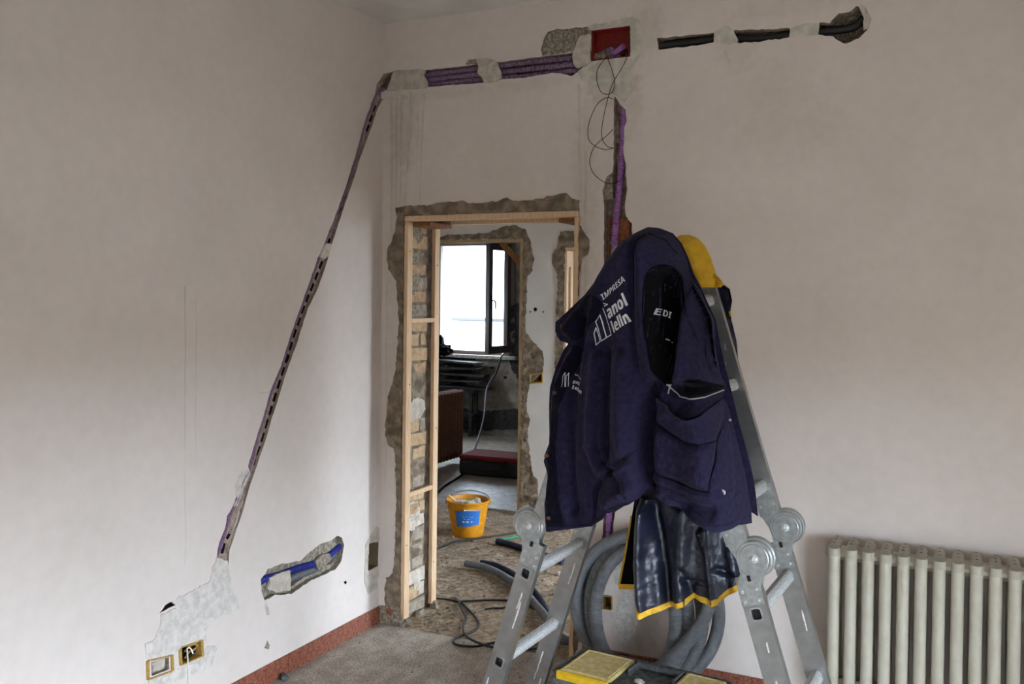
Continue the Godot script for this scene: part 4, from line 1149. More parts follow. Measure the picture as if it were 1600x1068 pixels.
func radiators():
	var mesh := column_section(0.60, 0.15, 3, 0.043, 0.06)
	var r := thing("radiator", "cream cast iron column radiator against the back wall", "radiator", Vector3(2.185, 0.125, 0.12))
	for i in 13:
		again("section", mesh, M.radiator, r, pos(i * 0.0605, 0, 0))
	var st := begin()
	lathe(st, [Vector2(0.0, 0.016), Vector2(0.014, 0.016), Vector2(0.014, 0.008), Vector2(0.026, 0.006), Vector2(0.026, 0.0)], 8, frame_xyz(Vector3.UP, Vector3.LEFT, Vector3.BACK, Vector3(-0.022, 0.55, 0.0)))
	obj("end_plug", st, M.radiator, r)
	for x in [0.09, 0.63]:
		st = begin()
		box(st, pos(x, 0.02, -0.06), Vector3(0.02, 0.03, 0.12), 0.003)
		obj("wall_bracket", st, M.radiator, r)
	var m2 := column_section(0.66, 0.13, 2, 0.05, 0.062)
	var o := thing("old_radiator", "old brown radiator standing in the dark kitchen", "radiator", Vector3(-1.81, 0.06, -3.20))
	o.rotation.y = deg_to_rad(90)
	for i in 14:
		again("section", m2, M.rust, o, pos(i * 0.063, 0, 0))

# ================= the ladder =================
const LX := 1.7108
const LZ := 1.1338
const LTA := 0.3093
const LGAP := 0.416
const LTOP := 1.9559
const LHY := 0.8885

func ladder_frame() -> Transform3D:
	return frame_xyz(Vector3(0.99885, 0, 0.04798), Vector3.UP, Vector3(-0.04798, 0, 0.99885), Vector3(LX, 0, LZ))

func rounded_rect(w: float, h: float, r: float, n := 4) -> PackedVector2Array:
	var p := PackedVector2Array()
	for c in [[1, 1, 0.0], [-1, 1, 0.25], [-1, -1, 0.5], [1, -1, 0.75]]:
		for i in n + 1:
			var a: float = TAU * (c[2] + 0.25 * i / n)
			p.append(Vector2(c[0] * (w * 0.5 - r), c[1] * (h * 0.5 - r)) + Vector2(cos(a), sin(a)) * r)
	return p

# walls of a hollow profile between z0 and z1
func shell_tube(st: SurfaceTool, prof: PackedVector2Array, k: float, z0: float, z1: float, xf: Transform3D):
	var n := prof.size()
	for s in [1.0, k]:
		for i in n:
			var p: Vector2 = prof[i] * s
			var q: Vector2 = prof[(i + 1) % n] * s
			var np := xf.basis * Vector3(prof[i].x, prof[i].y, 0).normalized() * (1.0 if s == 1.0 else -1.0)
			var nq := xf.basis * Vector3(prof[(i + 1) % n].x, prof[(i + 1) % n].y, 0).normalized() * (1.0 if s == 1.0 else -1.0)
			var a := xf * Vector3(p.x, p.y, z0)
			var b := xf * Vector3(q.x, q.y, z0)
			var c := xf * Vector3(q.x, q.y, z1)
			var d := xf * Vector3(p.x, p.y, z1)
			tri3(st, a, b, c, np, nq, nq)
			tri3(st, a, c, d, np, nq, np)
	for z in [z0, z1]:
		for i in n:
			var p := prof[i]
			var q := prof[(i + 1) % n]
			quad(st, xf * Vector3(p.x, p.y, z), xf * Vector3(q.x, q.y, z), xf * Vector3(q.x * k, q.y * k, z), xf * Vector3(p.x * k, p.y * k, z), xf.basis * Vector3(0, 0, 1.0 if z > (z0 + z1) * 0.5 else -1.0))

func ladder():
	var t := thing("ladder", "dusty aluminium folding ladder standing as an A under the jackets", "ladder")
	t.transform = ladder_frame()
	var ca := 1.0 / sqrt(1.0 + LTA * LTA)
	rng.seed = 12
	for side in [-1.0, 1.0]:
		var s: float = side
		var dn := Vector3(s * LTA, -1, 0) * ca       # down the leg
		var outw := Vector3(s, LTA, 0) * ca          # across it, outwards
		if s < 0:
			outw = Vector3(-1, LTA, 0) * ca
		var hinge := Vector3(s * LTA * (LTOP - LHY), LHY, 0)
		var foot := LHY / ca
		var lower := [0.155, 0.48, 0.80]
		var upper := [-0.145, -0.49, -0.785]
		for far in [0, 1]:
			var off := Vector3(0, 0, -LGAP * far)
			for seg in [0, 1]:
				var a := 0.045 if seg == 0 else -(LTOP - LHY) / ca + 0.165
				var b := foot - 0.025 if seg == 0 else -0.045
				var xf := frame_xyz(Vector3.BACK.cross(dn), -dn, Vector3.BACK, hinge + off + dn * ((a + b) * 0.5))
				# the rail, a flat tube pierced where the rungs end
				var c := comb("rail", t)
				c.transform = xf
				block(c, Vector3.ZERO, Vector3(0.068, b - a, 0.026), M.alu)
				block(c, Vector3.ZERO, Vector3(0.0625, b - a + 0.1, 0.0215), M.alu, true)
				for r in (lower if seg == 0 else upper):
					var rr: float = r
					block(c, Vector3(0, (a + b) * 0.5 - rr, 0), Vector3(0.027, 0.031, 0.1), M.alu, true)
				for r in (lower if seg == 0 else upper):
					var rr: float = r
					var st := begin()
					shell_tube(st, rounded_rect(0.037, 0.041, 0.009), 0.74, 0.011, 0.0165, pos(0, (a + b) * 0.5 - rr, 0))
					obj("rung_socket", st, M.steel, c)
					st = begin()
					shell_tube(st, rounded_rect(0.037, 0.041, 0.009), 0.74, -0.0165, -0.011, pos(0, (a + b) * 0.5 - rr, 0))
					obj("rung_socket", st, M.steel, c)
				if seg == 0:
					var st := begin()
					box(st, xf * pos(0, -(b - a) * 0.5 - 0.006, 0), Vector3(0.074, 0.05, 0.034), 0.005)
					obj("rubber_foot", st, M.black, t)
		for r in lower + upper:
			var rr: float = r
			var p := hinge + dn * rr
			var st := begin()
			shell_tube(st, rounded_rect(0.034, 0.038, 0.010), 0.80, -LGAP + 0.0135, -0.0135, frame_xyz(Vector3.BACK.cross(dn), -dn, Vector3.BACK, p))
			# grip ridges along the tread
			for g in 3:
				box(st, frame_xyz(Vector3.BACK.cross(dn), -dn, Vector3.BACK, p) * pos((g - 1) * 0.008, 0.0192, -LGAP * 0.5), Vector3(0.002, 0.0012, LGAP - 0.03), 0.0004)
				box(st, frame_xyz(Vector3.BACK.cross(dn), -dn, Vector3.BACK, p) * pos(s * 0.0172, (g - 1) * 0.009, -LGAP * 0.5), Vector3(0.0012, 0.002, LGAP - 0.03), 0.0004)
			obj("rung", st, M.dusty, t)
		for far in [0, 1]:
			hinge_set(t, hinge + Vector3(0, 0, -LGAP * far), dn, outw, 0.038)
	for far in [0, 1]:
		apex_hinge(t, Vector3(0, LTOP - 0.175, -LGAP * far))
	# runs of dried plaster on the left rails
	for q in [[-1, 0, 0.30, 0.10, 0.012], [-1, 0, 0.25, 0.06, 0.006], [-1, 0, 0.62, 0.05, -0.014], [-1, 0, 0.56, 0.025, -0.02], [-1, 1, 0.27, 0.09, 0.008], [-1, 1, 0.66, 0.12, -0.01], [-1, 1, 0.74, 0.08, 0.014], [1, 0, 0.36, 0.03, 0.0], [1, 0, 0.25, 0.03, 0.004], [1, 1, -0.62, 0.02, 0.01], [1, 1, -0.56, 0.03, -0.008], [1, 1, 0.3, 0.07, 0.012]]:
		var s := float(q[0])
		var dn := Vector3(s * LTA, -1, 0) * ca
		var hinge := Vector3(s * LTA * (LTOP - LHY), LHY, -LGAP * q[1])
		var xf := frame_xyz(Vector3.BACK.cross(dn), -dn, Vector3.BACK, hinge + dn * q[2] + Vector3(0, 0, 0.0131))
		var st := begin()
		var l: float = q[3]
		var x: float = q[4]
		var poly := ragged([Vector2(x - 0.002, -l * 0.5), Vector2(x + 0.002, -l * 0.5), Vector2(x + 0.004, l * 0.3), Vector2(x + 0.003, l * 0.5), Vector2(x - 0.001, l * 0.45)], 0.008, 0.0015, q[2] * 10.0)
		extrude(st, poly, 0.0, 0.0012, xf)
		obj("plaster_splash", st, M.skim, t)

func plate(st: SurfaceTool, poly: Array, z0: float, z1: float, xf: Transform3D):
	extrude(st, pk(poly), z0, z1, xf)

# discs, straps and rivets of one side hinge; along: down the leg, outw: away from the A
func hinge_set(t: Node3D, p: Vector3, dn: Vector3, outw: Vector3, off: float):
	var h := Node3D.new()
	h.name = "hinge"
	t.add_child(h, true)
	var s := signf(outw.x)
	# x' outwards, y' up the leg, z' towards the camera (mirrored on the left by hand)
	var xf := frame_xyz(Vector3.BACK.cross(dn), -dn, Vector3.BACK, p)
	var c := Vector2(s * off, 0.0)
	var turn := frame_xyz(Vector3.RIGHT, Vector3.BACK, Vector3.DOWN, Vector3.ZERO)
	for d in [[0.0525, 0.0185, 0.0], [0.0575, 0.012, 0.003]]:
		var R: float = d[0]
		var hz: float = d[1]
		var disc := begin()
		lathe(disc, [Vector2(0, -hz), Vector2(R - 0.003, -hz), Vector2(R, -hz + 0.003), Vector2(R, hz - 0.003), Vector2(R - 0.003, hz), Vector2(R - 0.006, hz), Vector2(R - 0.007, hz - 0.0015), Vector2(R - 0.010, hz - 0.0015), Vector2(R - 0.012, hz), Vector2(0, hz)], 40, xf * pos(c.x + s * d[2], c.y + d[2], 0) * turn)
		obj("disc", disc, M.steel, h)
	var pv := begin()
	lathe(pv, [Vector2(0.013, 0.018), Vector2(0.0125, 0.0195), Vector2(0.009, 0.0203), Vector2(0.0085, 0.0225), Vector2(0.005, 0.0245), Vector2(0.0, 0.025)], 18, xf * pos(c.x, c.y, 0) * turn)
	obj("pivot", pv, M.dusty, h)
	for z in [0.013, -0.0165]:
		var lo := begin()
		plate(lo, [Vector2(c.x - s * 0.050, c.y + 0.006), Vector2(c.x - s * 0.052, -0.04), Vector2(-s * 0.034, -0.075), Vector2(-s * 0.034, -0.128), Vector2(s * 0.034, -0.128), Vector2(s * 0.034, -0.085), Vector2(s * 0.044, -0.06), Vector2(s * 0.05, -0.045), Vector2(c.x + s * 0.02, -0.02), Vector2(c.x, 0.0)], z, z + 0.0035 + (0.001 if z > 0 else 0.0), xf)
		obj("lower_strap", lo, M.steel, h)
	for z in [0.0133, -0.0165]:
		var up_ := begin()
		plate(up_, [Vector2(-s * 0.034, 0.15), Vector2(s * 0.034, 0.15), Vector2(s * 0.034, 0.055), Vector2(c.x, 0.0), Vector2(c.x - s * 0.05, 0.0), Vector2(-s * 0.034, 0.06)], z, z + 0.003, xf)
		obj("upper_strap", up_, M.steel, h)
	for q in [[-0.022, -0.088], [0.022, -0.085], [-0.022, -0.118], [0.022, -0.116], [-0.022, 0.078], [0.022, 0.082], [-0.022, 0.135], [0.022, 0.132]]:
		var st := begin()
		var z := 0.0175 if q[1] < 0.0 else 0.0163
		lathe(st, [Vector2(0.0052, 0.0), Vector2(0.0048, 0.0014), Vector2(0.003, 0.0018), Vector2(0.0026, 0.0004), Vector2(0.0, 0.0004)], 10, xf * pos(s * q[0], q[1], z) * turn)
		obj("rivet", st, M.dusty, h)
	var lk := begin()
	box(lk, xf * pos(c.x - s * 0.030, -0.052, 0.0175) * Transform3D(Basis(Vector3.BACK, 0.0), Vector3.ZERO), Vector3(0.010, 0.017, 0.004), 0.0005)
	obj("lock_slot", lk, M.hole, h)

func apex_hinge(t: Node3D, p: Vector3):
	var h := Node3D.new()
	h.name = "hinge"
	t.add_child(h, true)
	var disc := begin()
	lathe(disc, [Vector2(0, -0.022), Vector2(0.047, -0.022), Vector2(0.05, -0.019), Vector2(0.05, 0.019), Vector2(0.047, 0.022), Vector2(0, 0.022)], 32, Transform3D(frame_xyz(Vector3.RIGHT, Vector3.BACK, Vector3.DOWN, p)))
	obj("disc", disc, M.steel, h)
	var ca := 1.0 / sqrt(1.0 + LTA * LTA)
	for s in [-1.0, 1.0]:
		var dn := Vector3(s * LTA, -1, 0) * ca
		var st := begin()
		plate(st, [Vector2(-0.034, 0.02), Vector2(0.034, 0.02), Vector2(0.034, -0.15), Vector2(-0.034, -0.15)], 0.0133, 0.0165, frame_xyz(Vector3.BACK.cross(dn), -dn, Vector3.BACK, p + Vector3(s * 0.03, 0, 0)))
		obj("upper_strap", st, M.steel, h)

# ================= the jackets =================
func path_distance(p: Vector2, pts: Array) -> float:
	var best := 1e9
	for i in pts.size() - 1:
		best = minf(best, p.distance_squared_to(Geometry2D.get_closest_point_to_segment(p, pts[i], pts[i + 1])))
	return sqrt(best)

# height of draped cloth over its plane: rounded away along the rim, plus folds [path, width, height]
func drape(p: Vector2, rim: Array, r: float, drop: float, folds: Array, fuzz: float) -> float:
	var t := clampf(1.0 - path_distance(p, rim) / r, 0.0, 1.0)
	var w := -drop * t * t
	for f in folds:
		var d: float = path_distance(p, f[0]) / f[1]
		if d < 3.0:
			w += f[2] * exp(-d * d)
	return w + fuzz * (N1.get_noise_2d(p.x * 9.0, p.y * 7.0) + 0.45 * N1.get_noise_2d(p.x * 30.0 + 9.0, p.y * 24.0))

# lettering laid on cloth: baseline from o along ex, letters rise along ey; width and cap height are metres in the cloth's plane
func lettering(st: SurfaceTool, text: String, o: Vector2, ex: Vector2, ey: Vector2, width: float, height: float, wf: Callable, J: Transform3D, weight := 700):
	var tm := TextMesh.new()
	var f := SystemFont.new()
	f.font_names = PackedStringArray(["Droid Sans"])
	f.font_weight = weight
	tm.font = f
	tm.font_size = 64
	tm.pixel_size = 0.01
	tm.depth = 0.0
	tm.curve_step = 2.0
	tm.text = text
	var ar := tm.get_mesh_arrays()
	var vs: PackedVector3Array = ar[Mesh.ARRAY_VERTEX]
	var ix: PackedInt32Array = ar[Mesh.ARRAY_INDEX] if ar[Mesh.ARRAY_INDEX] != null else PackedInt32Array(range(vs.size()))
	var lo := Vector3(1e9, 1e9, 0)
	var hi := Vector3(-1e9, -1e9, 0)
	for v in vs:
		lo = lo.min(v)
		hi = hi.max(v)
	var at := func(v: Vector3) -> Vector3:
		var p := o + ex * ((v.x - lo.x) / (hi.x - lo.x) * width) + ey * ((v.y - lo.y) / (hi.y - lo.y) * height)
		return J * Vector3(p.x, p.y, wf.call(p) + 0.0035)
	for i in range(0, ix.size(), 3):
		var a: Vector3 = at.call(vs[ix[i]])
		var b: Vector3 = at.call(vs[ix[i + 1]])
		var c: Vector3 = at.call(vs[ix[i + 2]])
		var n := (c - a).cross(b - a)
		if n.length() < 1e-12:
			continue
		n = n.normalized()
		if n.z < 0.0:
			n = -n
		tri3(st, a, b, c, n, n, n)

# a printed line of some width on cloth
func printed_line(st: SurfaceTool, pts: Array, w: float, wf: Callable, J: Transform3D):
	for i in pts.size() - 1:
		var a: Vector2 = pts[i]
		var b: Vector2 = pts[i + 1]
		var n := maxi(1, int(a.distance_to(b) / 0.008))
		var e := (b - a).normalized() * (w * 0.5)
		var side := Vector2(-e.y, e.x)
		for k in n:
			var p := a.lerp(b, float(k) / n) - (e if k == 0 else Vector2.ZERO)
			var q := a.lerp(b, float(k + 1) / n) + (e if k == n - 1 else Vector2.ZERO)
			var v := []
			for c in [p + side, p - side, q - side, q + side]:
				v.append(J * Vector3(c.x, c.y, wf.call(c) + 0.0012))
			quad(st, v[0], v[1], v[2], v[3], Vector3.BACK)

func button(called: String, at: Array, r: float, m: Material, wf: Callable, J: Transform3D, parent: Node3D):
	for p in at:
		var st := begin()
		lathe(st, [Vector2(r, 0.0), Vector2(r, 0.0015), Vector2(r * 0.75, 0.003), Vector2(r * 0.5, 0.0024), Vector2(0, 0.0024)], 14, J * pos(p.x, p.y, wf.call(p)) * frame_xyz(Vector3.RIGHT, Vector3.BACK, Vector3.DOWN, Vector3.ZERO))
		obj(called, st, m, parent)

func seam(st: SurfaceTool, pts: Array, r: float, wf: Callable, J: Transform3D, lift := 0.001):
	var out := []
	for i in pts.size() - 1:
		var a: Vector2 = pts[i]
		var b: Vector2 = pts[i + 1]
		var n := maxi(1, int(a.distance_to(b) / 0.012))
		for k in n:
			var p := a.lerp(b, float(k) / n)
			out.append(J * Vector3(p.x, p.y, wf.call(p) + lift))
	var l: Vector2 = pts[pts.size() - 1]
	out.append(J * Vector3(l.x, l.y, wf.call(l) + lift))
	tube(st, PackedVector3Array(out), r, 5)

func work_jacket():
	var t := thing("work_jacket", "dark navy padded work jacket with white print, draped over the ladder top", "jacket")
	var J := pos(0, 0, 1.25)
	var left_rim := [Vector2(1.411, 0.905), Vector2(1.395, 0.994), Vector2(1.401, 1.075), Vector2(1.378, 1.123), Vector2(1.398, 1.172), Vector2(1.393, 1.258), Vector2(1.396, 1.350), Vector2(1.414, 1.414), Vector2(1.445, 1.478), Vector2(1.460, 1.495), Vector2(1.428, 1.504), Vector2(1.412, 1.532), Vector2(1.413, 1.564), Vector2(1.446, 1.592), Vector2(1.513, 1.654), Vector2(1.552, 1.701), Vector2(1.600, 1.770), Vector2(1.639, 1.812), Vector2(1.681, 1.846), Vector2(1.726, 1.865)]
	var right_rim := [Vector2(1.726, 1.865), Vector2(1.760, 1.862), Vector2(1.800, 1.846), Vector2(1.828, 1.815), Vector2(1.849, 1.772), Vector2(1.865, 1.725), Vector2(1.887, 1.687), Vector2(1.913, 1.630), Vector2(1.936, 1.583), Vector2(1.952, 1.508), Vector2(1.975, 1.416), Vector2(1.994, 1.343), Vector2(2.009, 1.286), Vector2(2.029, 1.218), Vector2(2.046, 1.157), Vector2(2.058, 1.104), Vector2(2.065, 1.052), Vector2(2.071, 1.005)]
	var bottom := [Vector2(2.100, 1.026), Vector2(2.049, 1.017), Vector2(2.007, 1.014), Vector2(1.960, 1.032), Vector2(1.905, 1.048), Vector2(1.855, 1.064), Vector2(1.818, 1.098), Vector2(1.802, 1.107), Vector2(1.792, 1.082), Vector2(1.761, 1.059), Vector2(1.714, 1.039), Vector2(1.684, 1.021), Vector2(1.664, 0.995), Vector2(1.627, 0.968), Vector2(1.575, 0.952), Vector2(1.461, 0.936)]
	var rim := left_rim + right_rim.slice(1)
	var outline := pk(rim + bottom.slice(1, bottom.size() - 1))
	var folds := [
		[[Vector2(1.759, 1.767), Vector2(1.755, 1.544), Vector2(1.745, 1.322), Vector2(1.758, 1.107)], 0.085, 0.061],
		[[Vector2(1.952, 1.478), Vector2(1.961, 1.301), Vector2(1.991, 1.061)], 0.08, 0.068],
		[[Vector2(1.811, 1.399), Vector2(1.801, 1.254), Vector2(1.809, 1.112)], 0.022, -0.074],
		[[Vector2(1.743, 1.823), Vector2(1.741, 1.693), Vector2(1.745, 1.544), Vector2(1.768, 1.415)], 0.010, -0.024],
		[[Vector2(1.770, 1.804), Vector2(1.776, 1.656), Vector2(1.786, 1.508), Vector2(1.829, 1.364)], 0.016, 0.032],
		[[Vector2(1.878, 1.730), Vector2(1.894, 1.621), Vector2(1.890, 1.475), Vector2(1.882, 1.421)], 0.020, 0.041],
		[[Vector2(1.554, 1.576), Vector2(1.524, 1.418), Vector2(1.525, 1.225), Vector2(1.563, 1.004)], 0.022, -0.041],
		[[Vector2(1.605, 1.462), Vector2(1.600, 1.310), Vector2(1.604, 1.197), Vector2(1.654, 1.130)], 0.018, 0.032],
		[[Vector2(1.652, 1.484), Vector2(1.660, 1.316), Vector2(1.673, 1.170)], 0.013, -0.035],
		[[Vector2(1.711, 1.468), Vector2(1.716, 1.321), Vector2(1.734, 1.213)], 0.022, 0.024],
		[[Vector2(1.775, 1.397), Vector2(1.779, 1.234), Vector2(1.796, 1.146)], 0.014, -0.024],
		[[Vector2(1.689, 1.139), Vector2(1.651, 1.163), Vector2(1.623, 1.200)], 0.007, -0.016],
		[[Vector2(1.689, 1.139), Vector2(1.729, 1.179), Vector2(1.771, 1.216)], 0.007, -0.016],
		[[Vector2(1.689, 1.139), Vector2(1.725, 1.118), Vector2(1.750, 1.084)], 0.007, -0.014],
		[[Vector2(1.689, 1.139), Vector2(1.658, 1.109), Vector2(1.636, 1.063), Vector2(1.634, 0.999)], 0.008, -0.022],
		[[Vector2(1.660, 1.193), Vector2(1.678, 1.161)], 0.008, 0.016],
		[[Vector2(1.713, 1.153), Vector2(1.764, 1.175)], 0.010, 0.014],
		[[Vector2(1.759, 1.098), Vector2(1.712, 1.075), Vector2(1.676, 1.043)], 0.02, 0.024],
		[[Vector2(1.577, 1.062), Vector2(1.519, 1.186), Vector2(1.499, 1.299)], 0.03, 0.019],
		[[Vector2(1.614, 1.654), Vector2(1.578, 1.538), Vector2(1.557, 1.459)], 0.018, 0.022],
		[[Vector2(1.974, 1.390), Vector2(1.916, 1.391), Vector2(1.876, 1.392)], 0.016, -0.054],
		[[Vector2(1.872, 1.331), Vector2(1.915, 1.316), Vector2(1.968, 1.337), Vector2(1.997, 1.374)], 0.014, 0.032],
		[[Vector2(1.886, 1.332), Vector2(1.919, 1.348)], 0.007, -0.019],
		[[Vector2(1.887, 1.050), Vector2(1.933, 1.069), Vector2(1.991, 1.061)], 0.02, -0.034],
		[[Vector2(2.007, 1.080), Vector2(2.061, 1.049)], 0.03, -0.016],
		[[Vector2(1.522, 1.148), Vector2(1.538, 1.075), Vector2(1.583, 0.989)], 0.01, 0.011],
	]
	# the deep hollow between the back and the turned-over front
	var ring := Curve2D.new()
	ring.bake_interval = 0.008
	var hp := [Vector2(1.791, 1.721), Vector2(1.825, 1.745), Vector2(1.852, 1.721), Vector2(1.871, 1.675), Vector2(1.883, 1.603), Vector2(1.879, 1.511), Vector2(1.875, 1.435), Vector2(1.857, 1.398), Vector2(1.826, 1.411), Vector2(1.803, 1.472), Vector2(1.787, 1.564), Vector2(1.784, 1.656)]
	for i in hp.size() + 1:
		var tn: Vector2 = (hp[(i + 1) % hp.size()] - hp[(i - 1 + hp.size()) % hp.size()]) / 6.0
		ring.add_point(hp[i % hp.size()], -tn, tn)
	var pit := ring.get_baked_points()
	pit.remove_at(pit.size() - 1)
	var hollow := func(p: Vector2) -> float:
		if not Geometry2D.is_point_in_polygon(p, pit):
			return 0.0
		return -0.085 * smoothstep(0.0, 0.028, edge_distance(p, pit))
	var wf := func(p: Vector2) -> float: return hollow.call(p) + drape(p, rim, 0.060, 0.155, folds, 0.007) - 0.34 * maxf(0.0, 1.70 - p.x) * smoothstep(1.95, 1.5, p.y) + 0.14 * maxf(0.0, 1.5 - p.y)
	var st := begin()
	sheet(st, outline, wf, 0.008, 0.003, J)
	var body := obj("body", st, M.navy, t)
	# the side that hangs behind the near rails
	var st2 := begin()
	sheet(st2, outline, func(p: Vector2) -> float: return -0.160 + 0.004 * N1.get_noise_2d(p.x * 8, p.y * 8), 0.02, 0.003, J)
	obj("back_panel", st2, M.navy, t)
	# --- pieces sewn on or turned over it ---
	var on := func(d: float) -> Callable: return func(p: Vector2) -> float: return wf.call(p) + d
	var piece := func(called: String, pts: Array, d: float, puff: float, m: Material) -> MeshInstance3D:
		var poly := pk(pts)
		var s := begin()
		var f := func(p: Vector2) -> float:
			var e := clampf(edge_distance(p, poly) / 0.018, 0.0, 1.0)
			return wf.call(p) + d + puff * (1.0 - (1.0 - e) * (1.0 - e)) + 0.0025 * N1.get_noise_2d(p.x * 34.0, p.y * 30.0) * e
		sheet(s, poly, f, 0.007, 0.0045 + d * 0.6, J)
		return obj(called, s, m, t)
	piece.call("front_placket", [Vector2(1.512, 1.500), Vector2(1.464, 1.422), Vector2(1.446, 1.363), Vector2(1.443, 1.274), Vector2(1.448, 1.192), Vector2(1.429, 1.147), Vector2(1.449, 1.130), Vector2(1.446, 1.021), Vector2(1.461, 0.936), Vector2(1.529, 0.947), Vector2(1.498, 1.030), Vector2(1.472, 1.180), Vector2(1.479, 1.297), Vector2(1.506, 1.397), Vector2(1.549, 1.474)], 0.004, 0.004, M.seam)
	piece.call("collar_flap", [Vector2(1.560, 1.656), Vector2(1.495, 1.596), Vector2(1.463, 1.567), Vector2(1.462, 1.535), Vector2(1.482, 1.510), Vector2(1.512, 1.505), Vector2(1.554, 1.527), Vector2(1.609, 1.578), Vector2(1.637, 1.624), Vector2(1.614, 1.651)], 0.010, 0.006, M.seam)
	piece.call("shoulder_flap", [Vector2(1.886, 1.639), Vector2(1.898, 1.603), Vector2(1.925, 1.529), Vector2(1.943, 1.537), Vector2(1.956, 1.536), Vector2(1.969, 1.531), Vector2(1.953, 1.582), Vector2(1.931, 1.625), Vector2(1.910, 1.672), Vector2(1.893, 1.694)], 0.026, 0.008, M.navy)
	piece.call("strap", [Vector2(1.936, 1.531), Vector2(1.949, 1.469), Vector2(1.965, 1.429), Vector2(1.968, 1.450), Vector2(1.962, 1.496), Vector2(1.956, 1.530)], 0.014, 0.003, M.navy)
	piece.call("pocket_flap", [Vector2(1.819, 1.360), Vector2(1.828, 1.301), Vector2(1.861, 1.280), Vector2(1.918, 1.256), Vector2(1.963, 1.252), Vector2(1.992, 1.255), Vector2(1.996, 1.313), Vector2(1.989, 1.356), Vector2(1.963, 1.323), Vector2(1.931, 1.312), Vector2(1.891, 1.319), Vector2(1.852, 1.344)], 0.040, 0.012, M.navy)
	piece.call("pocket", [Vector2(1.814, 1.284), Vector2(1.852, 1.276), Vector2(1.918, 1.249), Vector2(1.994, 1.250), Vector2(1.995, 1.199), Vector2(1.993, 1.127), Vector2(1.943, 1.130), Vector2(1.869, 1.142), Vector2(1.822, 1.157), Vector2(1.806, 1.197)], 0.020, 0.022, M.navy)
	piece.call("front_edge", [Vector2(1.996, 1.251), Vector2(2.000, 1.297), Vector2(2.007, 1.280), Vector2(2.020, 1.226), Vector2(2.031, 1.168), Vector2(2.039, 1.118), Vector2(2.040, 1.097), Vector2(1.992, 1.101), Vector2(1.994, 1.130), Vector2(2.002, 1.200)], 0.016, 0.012, M.navy)
	piece.call("hem_band", [Vector2(1.818, 1.152), Vector2(1.869, 1.139), Vector2(1.943, 1.125), Vector2(1.993, 1.123), Vector2(2.037, 1.119), Vector2(2.038, 1.095), Vector2(2.017, 1.097), Vector2(1.944, 1.106), Vector2(1.870, 1.118), Vector2(1.816, 1.130)], 0.030, 0.010, M.navy)
	piece.call("hem_band", [Vector2(1.854, 1.085), Vector2(1.904, 1.066), Vector2(1.959, 1.049), Vector2(2.006, 1.031), Vector2(2.041, 1.030), Vector2(2.051, 1.033), Vector2(2.052, 1.017), Vector2(2.042, 1.013), Vector2(2.007, 1.012), Vector2(1.960, 1.030), Vector2(1.905, 1.047), Vector2(1.855, 1.064)], 0.006, 0.008, M.navy)
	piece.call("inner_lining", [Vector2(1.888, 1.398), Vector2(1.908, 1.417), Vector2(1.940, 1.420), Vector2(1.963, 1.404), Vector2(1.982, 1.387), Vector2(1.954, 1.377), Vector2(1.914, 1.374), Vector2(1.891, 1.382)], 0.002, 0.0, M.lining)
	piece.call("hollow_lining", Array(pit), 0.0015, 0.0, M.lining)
	# seams and stitched edges
	for line in [[Vector2(1.455, 1.374), Vector2(1.469, 1.296), Vector2(1.467, 1.179), Vector2(1.495, 1.030), Vector2(1.529, 0.949)], [Vector2(1.758, 1.834), Vector2(1.748, 1.730), Vector2(1.746, 1.619)], [Vector2(1.764, 1.838), Vector2(1.808, 1.819), Vector2(1.836, 1.781)], [Vector2(1.562, 0.956), Vector2(1.631, 0.976), Vector2(1.695, 1.035), Vector2(1.761, 1.064)]]:
		var ss := begin()
		seam(ss, line, 0.0016, on.call(0.004), J, 0.002)
		obj("seam", ss, M.seam, t)
	var zs := begin()
	seam(zs, [Vector2(1.851, 1.396), Vector2(1.865, 1.381), Vector2(1.888, 1.369), Vector2(1.921, 1.366), Vector2(1.957, 1.370), Vector2(1.989, 1.384)], 0.0022, wf, J, 0.004)
	obj("zip", zs, M.zip, t)
	zs = begin()
	seam(zs, [Vector2(1.847, 1.399), Vector2(1.859, 1.398), Vector2(1.855, 1.391), Vector2(1.854, 1.375)], 0.0025, wf, J, 0.010)
	obj("zip_pull", zs, M.zip, t)
	button("stud", [Vector2(1.470, 1.555), Vector2(1.460, 1.346), Vector2(1.447, 1.151), Vector2(1.471, 0.966)], 0.0062, M.brass, on.call(0.012), J, t)
	button("snap", [Vector2(2.023, 1.119)], 0.008, M.zip, on.call(0.024), J, t)
	button("snap", [Vector2(2.014, 1.302)], 0.004, M.zip, on.call(0.012), J, t)
	# --- the white print on the back ---
	var k := 2.66 / 1432.0     # metres per picture unit at this distance
	var ex := Vector2(0.86, 0.51)
	var ey := Vector2(-0.44, 0.90)
	var org := func(a: Array) -> Vector2: return a[0]
	var pr := begin()
	lettering(pr, "IMPRESA", org.call([Vector2(1.634, 1.638)]), Vector2(0.845, 0.535), Vector2(-0.35, 0.94), 57 * k, 9.5 * k, wf, J)
	for sh in [-0.45, 0.45]:
		lettering(pr, "anol", org.call([Vector2(1.657, 1.581)]) + ex * (sh * k), ex, ey, 46 * k, 22 * k, wf, J)
		lettering(pr, "lelln", org.call([Vector2(1.680, 1.542)]) + ex * (sh * k), ex, ey, 37 * k, 20 * k, wf, J)
	for b in [[Vector2(1.653, 1.541), Vector2(1.666, 1.536)], [Vector2(1.634, 1.529), Vector2(1.648, 1.521)], [Vector2(1.613, 1.516), Vector2(1.627, 1.511)]]:
		pass
